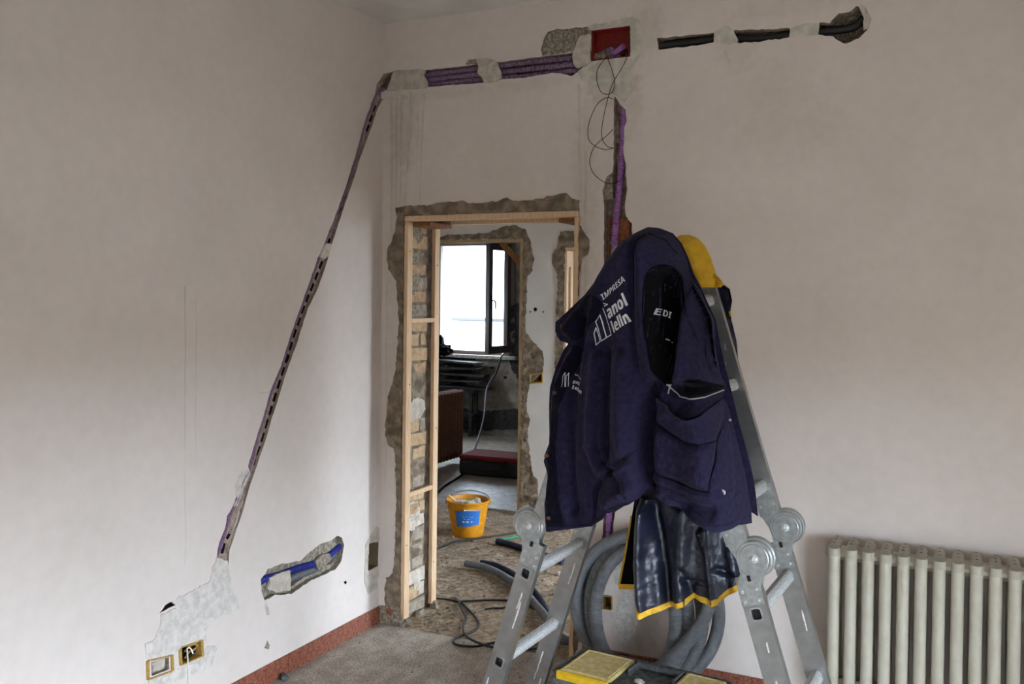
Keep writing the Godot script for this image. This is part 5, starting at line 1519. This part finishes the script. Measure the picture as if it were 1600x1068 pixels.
	for bar_ in [[[Vector2(1.666, 1.536), Vector2(1.646, 1.527), Vector2(1.616, 1.603), Vector2(1.630, 1.616), Vector2(1.666, 1.536)]], [[Vector2(1.644, 1.525), Vector2(1.625, 1.515), Vector2(1.606, 1.572), Vector2(1.618, 1.593), Vector2(1.644, 1.525)]], [[Vector2(1.620, 1.513), Vector2(1.604, 1.502), Vector2(1.599, 1.537), Vector2(1.606, 1.554), Vector2(1.620, 1.513)]]]:
		printed_line(pr, bar_[0], 1.4 * k, wf, J)
	printed_line(pr, [Vector2(1.623, 1.620), Vector2(1.634, 1.628), Vector2(1.650, 1.626), Vector2(1.637, 1.620)], 1.4 * k, wf, J)
	var po := obj("back_print", pr, M.print, t)
	part_label(po, "white print with tall letters and three column bars")
	pr = begin()
	lettering(pr, "EDI", org.call([Vector2(1.798, 1.599)]), Vector2(0.93, -0.37), Vector2(0.15, 0.98), 18 * k, 10 * k, on.call(0.002), J)
	printed_line(pr, [Vector2(1.817, 1.526), Vector2(1.826, 1.522)], 1.6 * k, wf, J)
	printed_line(pr, [Vector2(1.830, 1.517), Vector2(1.838, 1.514)], 1.6 * k, wf, J)
	obj("back_print", pr, M.print, t)
	pr = begin()
	var cf: Callable = on.call(0.009)
	lettering(pr, "anol", org.call([Vector2(1.513, 1.376)]), Vector2(0.995, -0.1), Vector2(0.05, 0.99), 19 * k, 7 * k, cf, J)
	lettering(pr, "lelln", org.call([Vector2(1.514, 1.359)]), Vector2(0.985, -0.17), Vector2(0.05, 0.99), 26 * k, 7 * k, cf, J)
	lettering(pr, "IMPRESA", org.call([Vector2(1.518, 1.402)]), Vector2(0.97, -0.22), Vector2(0.05, 0.99), 22 * k, 2.2 * k, cf, J)
	for b in [[Vector2(1.484, 1.366), Vector2(1.486, 1.400), Vector2(1.492, 1.410), Vector2(1.494, 1.367)], [Vector2(1.496, 1.367), Vector2(1.496, 1.400), Vector2(1.502, 1.409), Vector2(1.503, 1.368)]]:
		printed_line(pr, b, 0.8 * k, cf, J)
	obj("chest_print", pr, M.print, t)

func rain_jacket():
	var t := thing("rain_jacket", "shiny navy rain jacket with yellow hood and hem, hung under the work jacket", "jacket")
	# the hood, pulled over the far top of the ladder
	var H := pos(0, 0, 0.800)
	var hood := [Vector2(1.705, 1.850), Vector2(1.725, 1.863), Vector2(1.756, 1.865), Vector2(1.787, 1.853), Vector2(1.813, 1.827), Vector2(1.833, 1.788), Vector2(1.849, 1.741), Vector2(1.858, 1.711), Vector2(1.789, 1.702), Vector2(1.749, 1.746), Vector2(1.712, 1.807)]
	var hrim := [Vector2(1.789, 1.702), Vector2(1.749, 1.746), Vector2(1.712, 1.807), Vector2(1.705, 1.850), Vector2(1.725, 1.863), Vector2(1.756, 1.865), Vector2(1.787, 1.853), Vector2(1.813, 1.827), Vector2(1.833, 1.788), Vector2(1.849, 1.741), Vector2(1.863, 1.703)]
	var hfolds := [[[Vector2(1.760, 1.850), Vector2(1.788, 1.789), Vector2(1.802, 1.724)], 0.012, 0.008], [[Vector2(1.738, 1.841), Vector2(1.757, 1.767)], 0.010, -0.006]]
	var hw := func(p: Vector2) -> float: return drape(p, hrim, 0.035, 0.055, hfolds, 0.004)
	var st := begin()
	sheet(st, pk(hood), hw, 0.007, 0.003, H)
	sheet(st, pk(hood), func(p: Vector2) -> float: return -0.165 - drape(p, hrim, 0.05, 0.108, [], 0.003), 0.012, 0.003, H)
	obj("hood", st, M.yellow, t)
	st = begin()
	sheet(st, pk([Vector2(1.775, 1.724), Vector2(1.849, 1.733), Vector2(1.879, 1.716), Vector2(1.895, 1.694), Vector2(1.884, 1.684), Vector2(1.791, 1.683)]), func(p: Vector2) -> float: return drape(p, hrim, 0.03, 0.02, [], 0.003) + 0.006, 0.007, 0.004, H)
	obj("hood_brim", st, M.yellow, t)
	# collar and shoulder behind the far rail
	var C := pos(0, 0, 0.665)
	st = begin()
	var cfolds := [[[Vector2(1.793, 1.682), Vector2(1.850, 1.572), Vector2(1.908, 1.441)], 0.015, 0.012], [[Vector2(1.838, 1.683), Vector2(1.872, 1.594)], 0.008, -0.01]]
	sheet(st, pk([Vector2(1.738, 1.704), Vector2(1.792, 1.698), Vector2(1.864, 1.694), Vector2(1.882, 1.681), Vector2(1.891, 1.639), Vector2(1.885, 1.603), Vector2(1.890, 1.568), Vector2(1.907, 1.507), Vector2(1.916, 1.441), Vector2(1.924, 1.393), Vector2(1.841, 1.438), Vector2(1.772, 1.570)]), func(p: Vector2) -> float: return drape(p, [Vector2(-9, 0), Vector2(-9, 1)], 0.02, 0.01, cfolds, 0.006), 0.009, 0.006, C)
	var co := obj("collar", st, M.pvc, t)
	part_label(co, "navy collar hanging behind the rail")
	st = begin()
	seam(st, [Vector2(1.761, 1.691), Vector2(1.855, 1.689), Vector2(1.880, 1.676), Vector2(1.889, 1.643)], 0.003, func(_p: Vector2) -> float: return 0.003, C)
	obj("binding", st, M.lining, t)
	st = begin()
	seam(st, [Vector2(1.885, 1.603), Vector2(1.888, 1.586)], 0.004, func(_p: Vector2) -> float: return 0.003, C)
	obj("binding", st, M.yellow, t)
	# the hidden length between hood and hem
	st = begin()
	sheet(st, pk([Vector2(1.644, 1.784), Vector2(1.773, 1.814), Vector2(1.838, 1.679), Vector2(1.887, 1.455), Vector2(1.928, 1.171), Vector2(1.953, 0.879), Vector2(1.658, 0.841), Vector2(1.620, 1.146), Vector2(1.615, 1.529)]), func(p: Vector2) -> float: return 0.012 * N1.get_noise_2d(p.x * 6, p.y * 3) + 0.02 * sin(p.x * 40.0), 0.02, 0.004, pos(0, 0, 0.93))
	obj("body", st, M.pvc, t)
	st = begin()
	sheet(st, pk([Vector2(1.710, 1.832), Vector2(1.790, 1.831), Vector2(1.791, 1.702), Vector2(1.806, 1.616), Vector2(1.673, 1.614), Vector2(1.670, 1.789)]), func(p: Vector2) -> float: return -0.09 + (p.y - 1.9) * 0.12, 0.02, 0.004, pos(0, 0, 0.80))
	obj("yoke", st, M.pvc, t)
	# the lower front with its yellow hem
	var R := pos(0, 0, 1.0)
	var lfolds := [
		[[Vector2(1.679, 0.953), Vector2(1.677, 0.808), Vector2(1.688, 0.622)], 0.024, 0.040],
		[[Vector2(1.726, 0.979), Vector2(1.753, 0.839), Vector2(1.779, 0.658)], 0.022, -0.036],
		[[Vector2(1.822, 0.970), Vector2(1.820, 0.827), Vector2(1.814, 0.684)], 0.028, 0.030],
		[[Vector2(1.821, 0.786), Vector2(1.850, 0.730), Vector2(1.859, 0.699)], 0.012, -0.016],
		[[Vector2(1.888, 0.917), Vector2(1.902, 0.818), Vector2(1.918, 0.690)], 0.010, 0.016],
		[[Vector2(1.940, 0.923), Vector2(1.950, 0.825), Vector2(1.963, 0.727)], 0.018, -0.020],
		[[Vector2(1.872, 0.911), Vector2(1.885, 0.876)], 0.006, 0.012],
		[[Vector2(1.930, 0.802), Vector2(1.970, 0.788), Vector2(1.994, 0.762)], 0.010, -0.014],
		[[Vector2(1.829, 0.757), Vector2(1.870, 0.757), Vector2(1.907, 0.749)], 0.008, -0.008],
	]
	var lrim := [Vector2(1.670, 0.994), Vector2(1.658, 0.888), Vector2(1.651, 0.783), Vector2(1.661, 0.670), Vector2(1.671, 0.640)]
	lrim.append_array([])
	var rrim := [Vector2(2.006, 0.754), Vector2(2.002, 0.792), Vector2(1.995, 0.831), Vector2(1.979, 0.873), Vector2(1.964, 0.910), Vector2(1.948, 0.954)]
	var lw := func(p: Vector2) -> float: return drape(p, lrim, 0.03, 0.03, lfolds, 0.004) + drape(p, rrim, 0.03, 0.03, [], 0.0) + 0.003 * N1.get_noise_2d(p.x * 16.0, p.y * 10.0)
	st = begin()
	var front := [Vector2(1.670, 0.994), Vector2(1.658, 0.888), Vector2(1.651, 0.783), Vector2(1.659, 0.690), Vector2(1.666, 0.652), Vector2(1.692, 0.635), Vector2(1.768, 0.666), Vector2(1.830, 0.692), Vector2(1.855, 0.714), Vector2(1.912, 0.707), Vector2(1.936, 0.715), Vector2(1.961, 0.739), Vector2(2.004, 0.769), Vector2(2.002, 0.792), Vector2(1.995, 0.831), Vector2(1.979, 0.873), Vector2(1.964, 0.910), Vector2(1.948, 0.954), Vector2(1.846, 0.993)]
	sheet(st, pk(front), lw, 0.007, 0.004, R)
	obj("skirt", st, M.pvc, t)
	st = begin()
	sheet(st, pk([Vector2(1.662, 0.660), Vector2(1.671, 0.638), Vector2(1.695, 0.619), Vector2(1.769, 0.650), Vector2(1.831, 0.676), Vector2(1.830, 0.694), Vector2(1.768, 0.668), Vector2(1.694, 0.638)]), func(p: Vector2) -> float: return lw.call(p) + 0.002, 0.007, 0.006, R)
	sheet(st, pk([Vector2(1.835, 0.679), Vector2(1.857, 0.701), Vector2(1.912, 0.687), Vector2(1.936, 0.693), Vector2(1.940, 0.713), Vector2(1.912, 0.707), Vector2(1.857, 0.717), Vector2(1.836, 0.701)]), func(p: Vector2) -> float: return lw.call(p) + 0.002, 0.007, 0.006, R)
	sheet(st, pk([Vector2(1.936, 0.699), Vector2(1.961, 0.721), Vector2(2.006, 0.752), Vector2(2.004, 0.771), Vector2(1.961, 0.741), Vector2(1.938, 0.719)]), func(p: Vector2) -> float: return lw.call(p) + 0.002, 0.007, 0.006, R)
	obj("hem", st, M.yellow, t)
	st = begin()
	seam(st, [Vector2(1.888, 0.917), Vector2(1.902, 0.818), Vector2(1.918, 0.694)], 0.0018, lw, R)
	obj("seam", st, M.pvc, t)
	# the back half seen inside on the left
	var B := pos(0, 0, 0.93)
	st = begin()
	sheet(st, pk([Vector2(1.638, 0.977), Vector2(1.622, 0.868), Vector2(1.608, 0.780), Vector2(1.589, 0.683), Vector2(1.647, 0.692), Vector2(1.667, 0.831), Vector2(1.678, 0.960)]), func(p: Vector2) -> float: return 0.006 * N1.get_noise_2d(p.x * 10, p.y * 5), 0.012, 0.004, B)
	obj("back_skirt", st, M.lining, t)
	st = begin()
	sheet(st, pk([Vector2(1.587, 0.687), Vector2(1.587, 0.670), Vector2(1.647, 0.679), Vector2(1.647, 0.696)]), func(p: Vector2) -> float: return 0.003 + 0.006 * N1.get_noise_2d(p.x * 10, p.y * 5), 0.01, 0.008, B)
	sheet(st, pk([Vector2(1.626, 0.922), Vector2(1.618, 0.867), Vector2(1.603, 0.784), Vector2(1.584, 0.683), Vector2(1.590, 0.681), Vector2(1.609, 0.781), Vector2(1.623, 0.864), Vector2(1.630, 0.920)]), func(p: Vector2) -> float: return 0.003 + 0.006 * N1.get_noise_2d(p.x * 10, p.y * 5), 0.01, 0.008, B)
	obj("hem", st, M.yellow, t)

# ================= coil and things on the floor =================
func coil():
	var pts := []
	var turns := [[1.414, 0.325, 0.172, 0.246, 0.185], [1.426, 0.330, 0.200, 0.266, 0.150], [1.428, 0.332, 0.248, 0.286, 0.112], [1.428, 0.338, 0.306, 0.305, 0.075], [1.436, 0.342, 0.318, 0.300, 0.13]]
	var n := 28
	var start := 0.03
	for i in range(int(start * n), n * 4 + 1):
		var t := float(i) / n
		var k := mini(int(t), 3)
		var f := smoothstep(0.25, 1.0, t - k)
		var a: Array = turns[k]
		var b: Array = turns[k + 1]
		var e := []
		for j in 5:
			e.append(lerpf(a[j], b[j], f))
		var ang := PI * 0.5 - TAU * t          # clockwise from the top
		var p := Vector3(e[0] + e[2] * cos(ang), e[1] + e[3] * sin(ang), 0)
		p.z = e[4] + (0.64 - p.y) * 0.10
		pts.append(p)
	# over the top, down the right and off along the floor to the passage
	for q in [[1.62, 0.60, 0.16], [1.715, 0.50, 0.20], [1.715, 0.40, 0.225], [1.64, 0.27, 0.26], [1.50, 0.13, 0.27], [1.33, 0.055, 0.24], [1.12, 0.034, 0.10]]:
		pts.append(Vector3(q[0], q[1], q[2]))
	var st := begin()
	tube(st, smooth_path(pts, 0.0042), 0.0262, 12, 0.0011)
	var o := obj("conduit_coil", st, M.hose)
	tag(o, "thick coil of grey corrugated conduit leaning on the back wall", "conduit")
	var a := on_floor([Vector2(1.026, -0.143), Vector2(0.950, -0.130), Vector2(0.813, -0.295), Vector2(0.696, -0.440), Vector2(0.465, -0.698), Vector2(0.292, -0.850), Vector2(0.110, -0.961), Vector2(-0.040, -0.983)], 0.036)
	pipe("floor_conduit", a, 0.020, M.hose, "grey conduit running from the doorway to the coil, left of two", "conduit", "", 12, 0.005, 0.001)
	var b := on_floor([Vector2(0.892, -0.173), Vector2(0.771, -0.374), Vector2(0.639, -0.576), Vector2(0.467, -0.786), Vector2(0.287, -0.943), Vector2(0.137, -1.034), Vector2(0.029, -1.050)], 0.034)
	pipe("floor_conduit", b, 0.016, M.bluetube, "dark bluish conduit on the passage floor, lying along the grey one", "conduit", "", 12, 0.006, 0.001)

func floor_things():
	# the builder's pail
	var t := thing("pail", "yellow builder's bucket with a torn blue label on the passage floor", "bucket", Vector3(-0.40, 0.006, -1.665))
	var st := begin()
	lathe(st, [Vector2(0.0, 0.0), Vector2(0.100, 0.0), Vector2(0.106, 0.008), Vector2(0.142, 0.225), Vector2(0.149, 0.228), Vector2(0.153, 0.242), Vector2(0.150, 0.246), Vector2(0.145, 0.243), Vector2(0.138, 0.22), Vector2(0.100, 0.012), Vector2(0.0, 0.012)], 40, Transform3D.IDENTITY)
	obj("body", st, M.pail, t)
	st = begin()
	var face := atan2(3.841 + 1.665, 2.59 + 0.40)
	for i in 18:
		for j in 6:
			var q := []
			for c in [[i, j], [i + 1, j], [i + 1, j + 1], [i, j + 1]]:
				var u: float = c[0] / 18.0
				var v: float = c[1] / 6.0
				var tear := 0.10 * N1.get_noise_2d(u * 9.0, v * 4.0)
				var y := 0.085 + 0.11 * v + (0.02 * N1.get_noise_2d(u * 14.0, 3.0) if c[1] == 0 else 0.0) + 0.012 * (u - 0.5)
				var r := 0.1085 + (y - 0.01) * 0.166
				var ang := face + 0.66 - 1.30 * u + (tear if c[0] == 0 else 0.0)
				q.append(Vector3(cos(ang) * r, y, sin(ang) * r))
			var nn: Vector3 = ((q[0] + q[2]) * 0.5 * Vector3(1, 0, 1)).normalized()
			quad(st, q[0], q[1], q[2], q[3], nn)
	obj("paper_label", st, M.paillabel, t)
	st = begin()
	for row in [[0.118, 0.012, 0.30], [0.135, 0.004, 0.22], [0.152, 0.004, 0.34]]:
		for i in 9:
			if (i * 7 + int(row[0] * 1000)) % 4 == 0:
				continue
			var q := []
			for c in [[0, 0], [1, 0], [1, 1], [0, 1]]:
				var y: float = row[0] + row[1] * (c[1] - 0.5) * (0.6 + 0.4 * sin(i * 2.1))
				var ang: float = face + row[2] - (i + c[0] * 0.72) * row[2] * 2.0 / 9.0
				var r := 0.1092 + (y - 0.01) * 0.166
				q.append(Vector3(cos(ang) * r, y, sin(ang) * r))
			quad(st, q[0], q[1], q[2], q[3], ((q[0] + q[2]) * Vector3(1, 0, 1)).normalized())
	obj("label_print", st, M.print, t)
	# handle and its ears
	var across := Vector3(cos(face - PI * 0.5), 0, sin(face - PI * 0.5))
	var toward := Vector3(cos(face), 0, sin(face))
	var hp := []
	for i in 15:
		var a := PI * i / 14.0
		hp.append(across * (0.152 * cos(a)) + Vector3(0, 0.235 + 0.062 * sin(a), 0) - toward * (0.03 * sin(a)))
	st = begin()
	tube(st, smooth_path(hp, 0.012), 0.0048, 6)
	obj("handle", st, M.steel, t)
	for s in [-1.0, 1.0]:
		st = begin()
		box(st, Transform3D(Basis(Vector3.UP, -face), across * (0.151 * s) + Vector3(0, 0.23, 0)), Vector3(0.03, 0.03, 0.012), 0.003)
		obj("handle_ear", st, M.pail, t)
	# what it holds
	var m := thing("mortar_fill", "grey lumpy mortar inside the yellow bucket", "mortar", Vector3(-0.40, 0.006, -1.665))
	for q in [[0, 0, 0.125, 0.03], [0.04, 0.05, 0.06, 0.05], [-0.05, 0.02, 0.07, 0.045], [0.03, -0.05, 0.06, 0.05], [-0.02, 0.07, 0.04, 0.05]]:
		st = begin()
		rock(st, Vector3(q[0], 0.195, q[1]), Vector3(q[2], q[3], q[2]), q[0] * 70.0 + q[1] * 30.0)
		obj("lump", st, M.plaster, m)
	var tr := thing("trowel_handle", "pale wooden stick leaning in the yellow bucket", "stick", Vector3(-0.40, 0.006, -1.665))
	st = begin()
	tube(st, PackedVector3Array([across * 0.02 * -1.0 + Vector3(0, 0.18, 0), across * -0.09 + toward * 0.02 + Vector3(0, 0.24, 0), across * -0.135 + toward * 0.02 + Vector3(0, 0.277, 0)]), 0.007, 8)
	obj("shaft", st, M.wood, tr)
	# cables and tubes
	pipe("floor_cable", on_floor([Vector2(-0.404, -1.204), Vector2(-0.383, -1.299), Vector2(-0.371, -1.445), Vector2(-0.296, -1.557), Vector2(-0.213, -1.676), Vector2(-0.135, -1.813), Vector2(-0.078, -1.921)], 0.016), 0.007, M.cable, "black cable curving from the left plank past the yellow bucket", "cable", "", 8)
	pipe("floor_cable", on_floor([Vector2(0.071, -0.410), Vector2(0.154, -0.431), Vector2(0.240, -0.419), Vector2(0.338, -0.337), Vector2(0.446, -0.226), Vector2(0.483, -0.164), Vector2(0.493, -0.092), Vector2(0.472, -0.014), Vector2(0.463, 0.045), Vector2(0.484, 0.089), Vector2(0.529, 0.101), Vector2(0.598, 0.073), Vector2(0.641, 0.006), Vector2(0.686, -0.054)], 0.009), 0.006, M.cable, "black cable looping on the floor beside the left ladder leg", "cable", "", 8)
	pipe("floor_cable", on_floor([Vector2(0.638, -0.496), Vector2(0.530, -0.562), Vector2(0.441, -0.549), Vector2(0.351, -0.501), Vector2(0.280, -0.451), Vector2(0.238, -0.407), Vector2(0.303, -0.318), Vector2(0.384, -0.213), Vector2(0.432, -0.099), Vector2(0.500, -0.002), Vector2(0.604, 0.052), Vector2(0.695, 0.065), Vector2(0.768, 0.044), Vector2(0.859, -0.004), Vector2(0.903, -0.105)], 0.016), 0.006, M.cable, "second black cable crossing under the ladder from the doorway", "cable", "", 8)
	pipe("cable_stub", on_floor([Vector2(0.404, -0.383), Vector2(0.431, -0.419), Vector2(0.466, -0.438), Vector2(0.496, -0.476)], 0.012), 0.005, M.cable, "short black cable offcut on the dusty floor by the doorway", "cable", "", 7)
	pipe("blue_tube", on_floor([Vector2(-0.107, -1.535), Vector2(0.018, -1.499), Vector2(0.189, -1.425), Vector2(0.453, -1.318)], 0.03), 0.020, M.bluetube, "dark blue tube lying across the passage behind the ladder leg", "tube", "", 12, 0.006, 0.001)
	pipe("green_tube", on_floor([Vector2(-0.113, -1.603), Vector2(-0.078, -1.676), Vector2(-0.010, -1.805)], 0.022), 0.009, M.greentube, "short bright green tube on the passage floor", "tube", "", 10)
	var c := thing("stone_chip", "small dark chip lying at the left skirting", "debris", Vector3.ZERO)
	var cp: Array = [Vector2(0.037, 0.767)]
	st = begin()
	rock(st, Vector3(cp[0].x, 0.012, cp[0].y), Vector3(0.022, 0.016, 0.018), 8.0)
	obj("chip", st, M.case, c)
	toolbox()

func toolbox():
	var t := thing("toolbox", "large dusty grey toolbox with two yellow organiser lids, behind the ladder", "toolbox", Vector3(1.60, 0.0, 0.70))
	t.rotation.y = deg_to_rad(-5.5)
	var l := 0.60
	var w := 0.27
	var st := begin()
	box(st, pos(0, 0.12, 0), Vector3(l - 0.02, 0.24, w - 0.02), 0.012)
	obj("body", st, M.case, t)
	st = begin()
	# the lid: a tray with raised rims and a sunk handle trough
	box(st, pos(0, 0.262, 0), Vector3(l, 0.04, w), 0.010)
	for s in [-1.0, 1.0]:
		box(st, pos(0, 0.288, s * (w * 0.5 - 0.011)), Vector3(l - 0.02, 0.018, 0.02), 0.005)
		box(st, pos(s * (l * 0.5 - 0.011), 0.288, 0), Vector3(0.02, 0.018, w - 0.02), 0.005)
	for s in [-0.055, 0.115]:
		box(st, pos(s, 0.29, -0.055), Vector3(0.012, 0.03, 0.10), 0.003)
	obj("lid", st, M.case, t)
	for s in [-1.0, 1.0]:
		st = begin()
		var x0 := -0.275 if s < 0 else 0.125
		var x1 := -0.075 if s < 0 else 0.275
		box_at(st, Vector3(x0, 0.284, -0.112), Vector3(x1, 0.300, 0.122), 0.006)
		var lid := obj("organiser_lid", st, M.lid, t)
		part_label(lid, "yellow dusty compartment lid")
		st = begin()
		box_at(st, Vector3(x0 - 0.004, 0.268, 0.118), Vector3(x1 + 0.004, 0.301, 0.138), 0.006)
		obj("latch_edge", st, M.lidedge, lid)
		st = begin()
		box_at(st, Vector3(x0 + 0.012, 0.2995, -0.10), Vector3(x1 - 0.012, 0.3025, -0.094), 0.001)
		box_at(st, Vector3(x0 + 0.012, 0.2995, 0.104), Vector3(x1 - 0.012, 0.3025, 0.110), 0.001)
		box_at(st, Vector3(x0 + 0.012, 0.2995, -0.10), Vector3(x0 + 0.018, 0.3025, 0.11), 0.001)
		box_at(st, Vector3(x1 - 0.018, 0.2995, -0.10), Vector3(x1 - 0.012, 0.3025, 0.11), 0.001)
		obj("raised_rim", st, M.lid, lid)
	st = begin()
	tube(st, PackedVector3Array([Vector3(-0.055, 0.296, -0.085), Vector3(0.115, 0.296, -0.085)]), 0.012, 10)
	obj("handle", st, M.case, t)
	st = begin()
	rock(st, Vector3(0.0, 0.286, 0.03), Vector3(0.02, 0.008, 0.012), 4.0)
	obj("plaster_lump", st, M.skim, t)

func far_things():
	# the kitchen window: fixed frame, and the sash that stands open into the room
	var f := structure("window_2")
	var q: Array = [Vector2(-3.041, 2.241), Vector2(-2.085, 0.984)]
	var x0: float = q[0].x
	var x1: float = q[1].x
	var y1: float = q[0].y
	var y0: float = q[1].y
	var st := begin()
	for r in [[x0 - 0.06, x0 + 0.012], [x1 - 0.012, x1 + 0.06]]:
		box_at(st, Vector3(r[0], y0 - 0.03, -5.80), Vector3(r[1], y1 + 0.06, -5.742), 0.003)
	box_at(st, Vector3(x0 - 0.06, y1, -5.80), Vector3(x1 + 0.06, y1 + 0.06, -5.742), 0.003)
	box_at(st, Vector3(x0 - 0.06, y0 - 0.05, -5.80), Vector3(x1 + 0.06, y0, -5.742), 0.003)
	obj("window_frame", st, M.frame, f)
	st = begin()
	box_at(st, Vector3(x0 - 0.12, y0 - 0.085, -6.0), Vector3(x1 + 0.10, y0 - 0.045, -5.67), 0.004)
	obj("window_sill", st, M.stone, f)
	var s := Node3D.new()
	s.name = "sash"
	f.add_child(s, true)
	s.position = Vector3(x1 - 0.015, y0, -5.735)
	s.rotation.y = deg_to_rad(84)
	var sw := 0.46
	var sh := y1 - y0
	# local: the sash spans x from -sw to 0
	st = begin()
	for x in [[-sw, -sw + 0.075], [-0.075, 0.0]]:
		box_at(st, Vector3(x[0], 0, -0.028), Vector3(x[1], sh, 0.028), 0.004)
	for y in [[0.0, 0.085], [sh - 0.085, sh]]:
		box_at(st, Vector3(-sw, y[0], -0.026), Vector3(0, y[1], 0.026), 0.004)
	obj("sash_frame", st, M.sash, s)
	st = begin()
	box_at(st, Vector3(-sw + 0.07, 0.08, -0.003), Vector3(-0.07, sh - 0.08, 0.003), 0.0005)
	var gm := mat(Color(0.95, 0.97, 1.0, 0.08), 0.03)
	gm.transparency = BaseMaterial3D.TRANSPARENCY_ALPHA
	obj("pane", st, gm, s)
	st = begin()
	box_at(st, Vector3(-sw + 0.022, 0.50, 0.028), Vector3(-sw + 0.052, 0.66, 0.036), 0.003)
	tube(st, smooth_path([Vector3(-sw + 0.037, 0.60, 0.03), Vector3(-sw + 0.037, 0.60, 0.07), Vector3(-sw + 0.04, 0.58, 0.085), Vector3(-sw + 0.045, 0.51, 0.082)], 0.01), 0.009, 8)
	obj("handle", st, M.black, s)
	# things on the sill
	var b := thing("rag_heap", "dark crumpled rag heap at the left end of the kitchen window sill", "rag", Vector3(x0 + 0.03, y0 - 0.045, -5.675))
	for k in [[0.0, 0.07, 0.10, 0.13], [0.10, 0.04, 0.09, 0.07], [-0.08, 0.10, 0.10, 0.15]]:
		st = begin()
		rock(st, Vector3(k[0], k[1], 0), Vector3(k[2], k[3], 0.06), k[0] * 20.0, 14, 9)
		obj("fold", st, M.lining, b)
	var p := thing("red_lighter", "tiny red object beside the rag heap on the sill", "trinket", Vector3(x0 + 0.19, y0 - 0.045, -5.70))
	st = begin()
	box(st, pos(0, 0.018, 0), Vector3(0.05, 0.036, 0.03), 0.006)
	obj("body", st, mat(Color(0.85, 0.12, 0.16), 0.5), p)
	# bits of pipe standing out of the kitchen wall
	for v in [[757, 573], [772, 575], [790, 590], [700, 575]]:
		pass
	var stubs: Array = [Vector2(-2.436, 0.789), Vector2(-2.301, 0.795), Vector2(-2.131, 0.691), Vector2(-2.915, 0.791)]
	for i in 4:
		var c: Vector2 = stubs[i]
		var o := pipe("pipe_stub", [Vector3(c.x, c.y, -5.76), Vector3(c.x, c.y, -5.70)], 0.022 if i == 0 else 0.012, M.steel if i in [0, 3] else M.hole, ["shiny pipe stub in the middle of the wall under the kitchen window", "small dark pipe stub right of the shiny one", "dark fitting low on the wall under the open sash", "shiny fitting in the torn patch left under the window"][i], "pipe", "", 10)
		o.set_meta("kind", "thing")
	# loose tiles and boards stacked against the kitchen wall, behind the brown radiator
	for i in 5:
		var o := thing("board_stack", ["grey board lying topmost on the rubble under the kitchen window", "second greyish board of the pile under the kitchen window", "third board of the pile, darker, under the kitchen window", "fourth board of the pile under the kitchen window", "lowest broad board of the pile behind the brown radiator"][i], "board", Vector3(-2.70 + 0.03 * i, 0.86 - 0.075 * i, -5.60), "boards piled under the kitchen window")
		o.rotation.y = 0.15 * (i % 3 - 1)
		st = begin()
		box(st, Transform3D(Basis(Vector3.BACK, 0.04 * (i % 2) - 0.02), Vector3.ZERO), Vector3(0.62 - 0.05 * (i % 2), 0.022, 0.2), 0.004)
		obj("board", st, M.tiledark, o)
	var pl := thing("trestle_crate", "dark crate that carries the pile of boards in the kitchen", "crate", Vector3(-2.68, 0.0, -5.60))
	st = begin()
	for x in [-0.2, 0.2]:
		for z in [-0.06, 0.06]:
			st = begin()
			box_at(st, Vector3(x - 0.02, 0.0, z - 0.02), Vector3(x + 0.02, 0.545, z + 0.02))
			obj("post", st, M.tiledark, pl)
	for y in [0.25, 0.53]:
		st = begin()
		box_at(st, Vector3(-0.24, y - 0.02, -0.09), Vector3(0.24, y + 0.01, 0.09))
		obj("shelf", st, M.tiledark, pl)
	# the red tool case on the kitchen floor
	var k2 := thing("red_tool_case", "flat dark red tool case on the kitchen floor", "tool case", Vector3(-1.20, 0.002, -3.70))
	k2.rotation.y = deg_to_rad(3)
	st = begin()
	box(st, pos(0, 0.07, 0), Vector3(0.62, 0.14, 0.36), 0.015)
	var body := obj("body", st, M.black, k2)
	st = begin()
	box(st, pos(0, 0.160, 0), Vector3(0.625, 0.045, 0.365), 0.012)
	obj("lid", st, M.redcase, k2)
	st = begin()
	for x in [-0.16, 0.16]:
		st = begin()
		box(st, pos(x, 0.135, 0.184), Vector3(0.05, 0.045, 0.012), 0.003)
		obj("latch", st, M.black, k2)
	st = begin()
	tube(st, smooth_path([Vector3(-0.07, 0.075, 0.18), Vector3(-0.065, 0.075, 0.21), Vector3(0.065, 0.075, 0.21), Vector3(0.07, 0.075, 0.18)], 0.01), 0.009, 8)
	obj("handle", st, M.black, k2)
	# the cable that comes in through the window and crosses the kitchen floor
	var cq: Array = [Vector2(-2.135, 0.931), Vector2(-2.157, 0.767), Vector2(-2.180, 0.581), Vector2(-2.219, 0.394)]
	pipe("window_cable", [Vector3(cq[0].x - 0.05, y0 + 0.02, -5.95), Vector3(cq[0].x, cq[0].y + 0.02, -5.64), Vector3(cq[1].x, cq[1].y, -5.55), Vector3(cq[2].x, cq[2].y, -5.35), Vector3(-2.0, 0.34, -4.95), Vector3(-1.86, 0.14, -4.55), Vector3(-1.72, 0.015, -4.15), Vector3(-1.55, 0.012, -3.85), Vector3(-1.42, 0.012, -3.4), Vector3(-1.30, 0.012, -2.85), Vector3(-1.05, 0.012, -2.2), Vector3(-0.75, 0.014, -1.75)], 0.010, mat(Color(0.04, 0.05, 0.07), 0.6), "blue-black cable hanging from the open kitchen window down to the floor", "cable", "", 9)
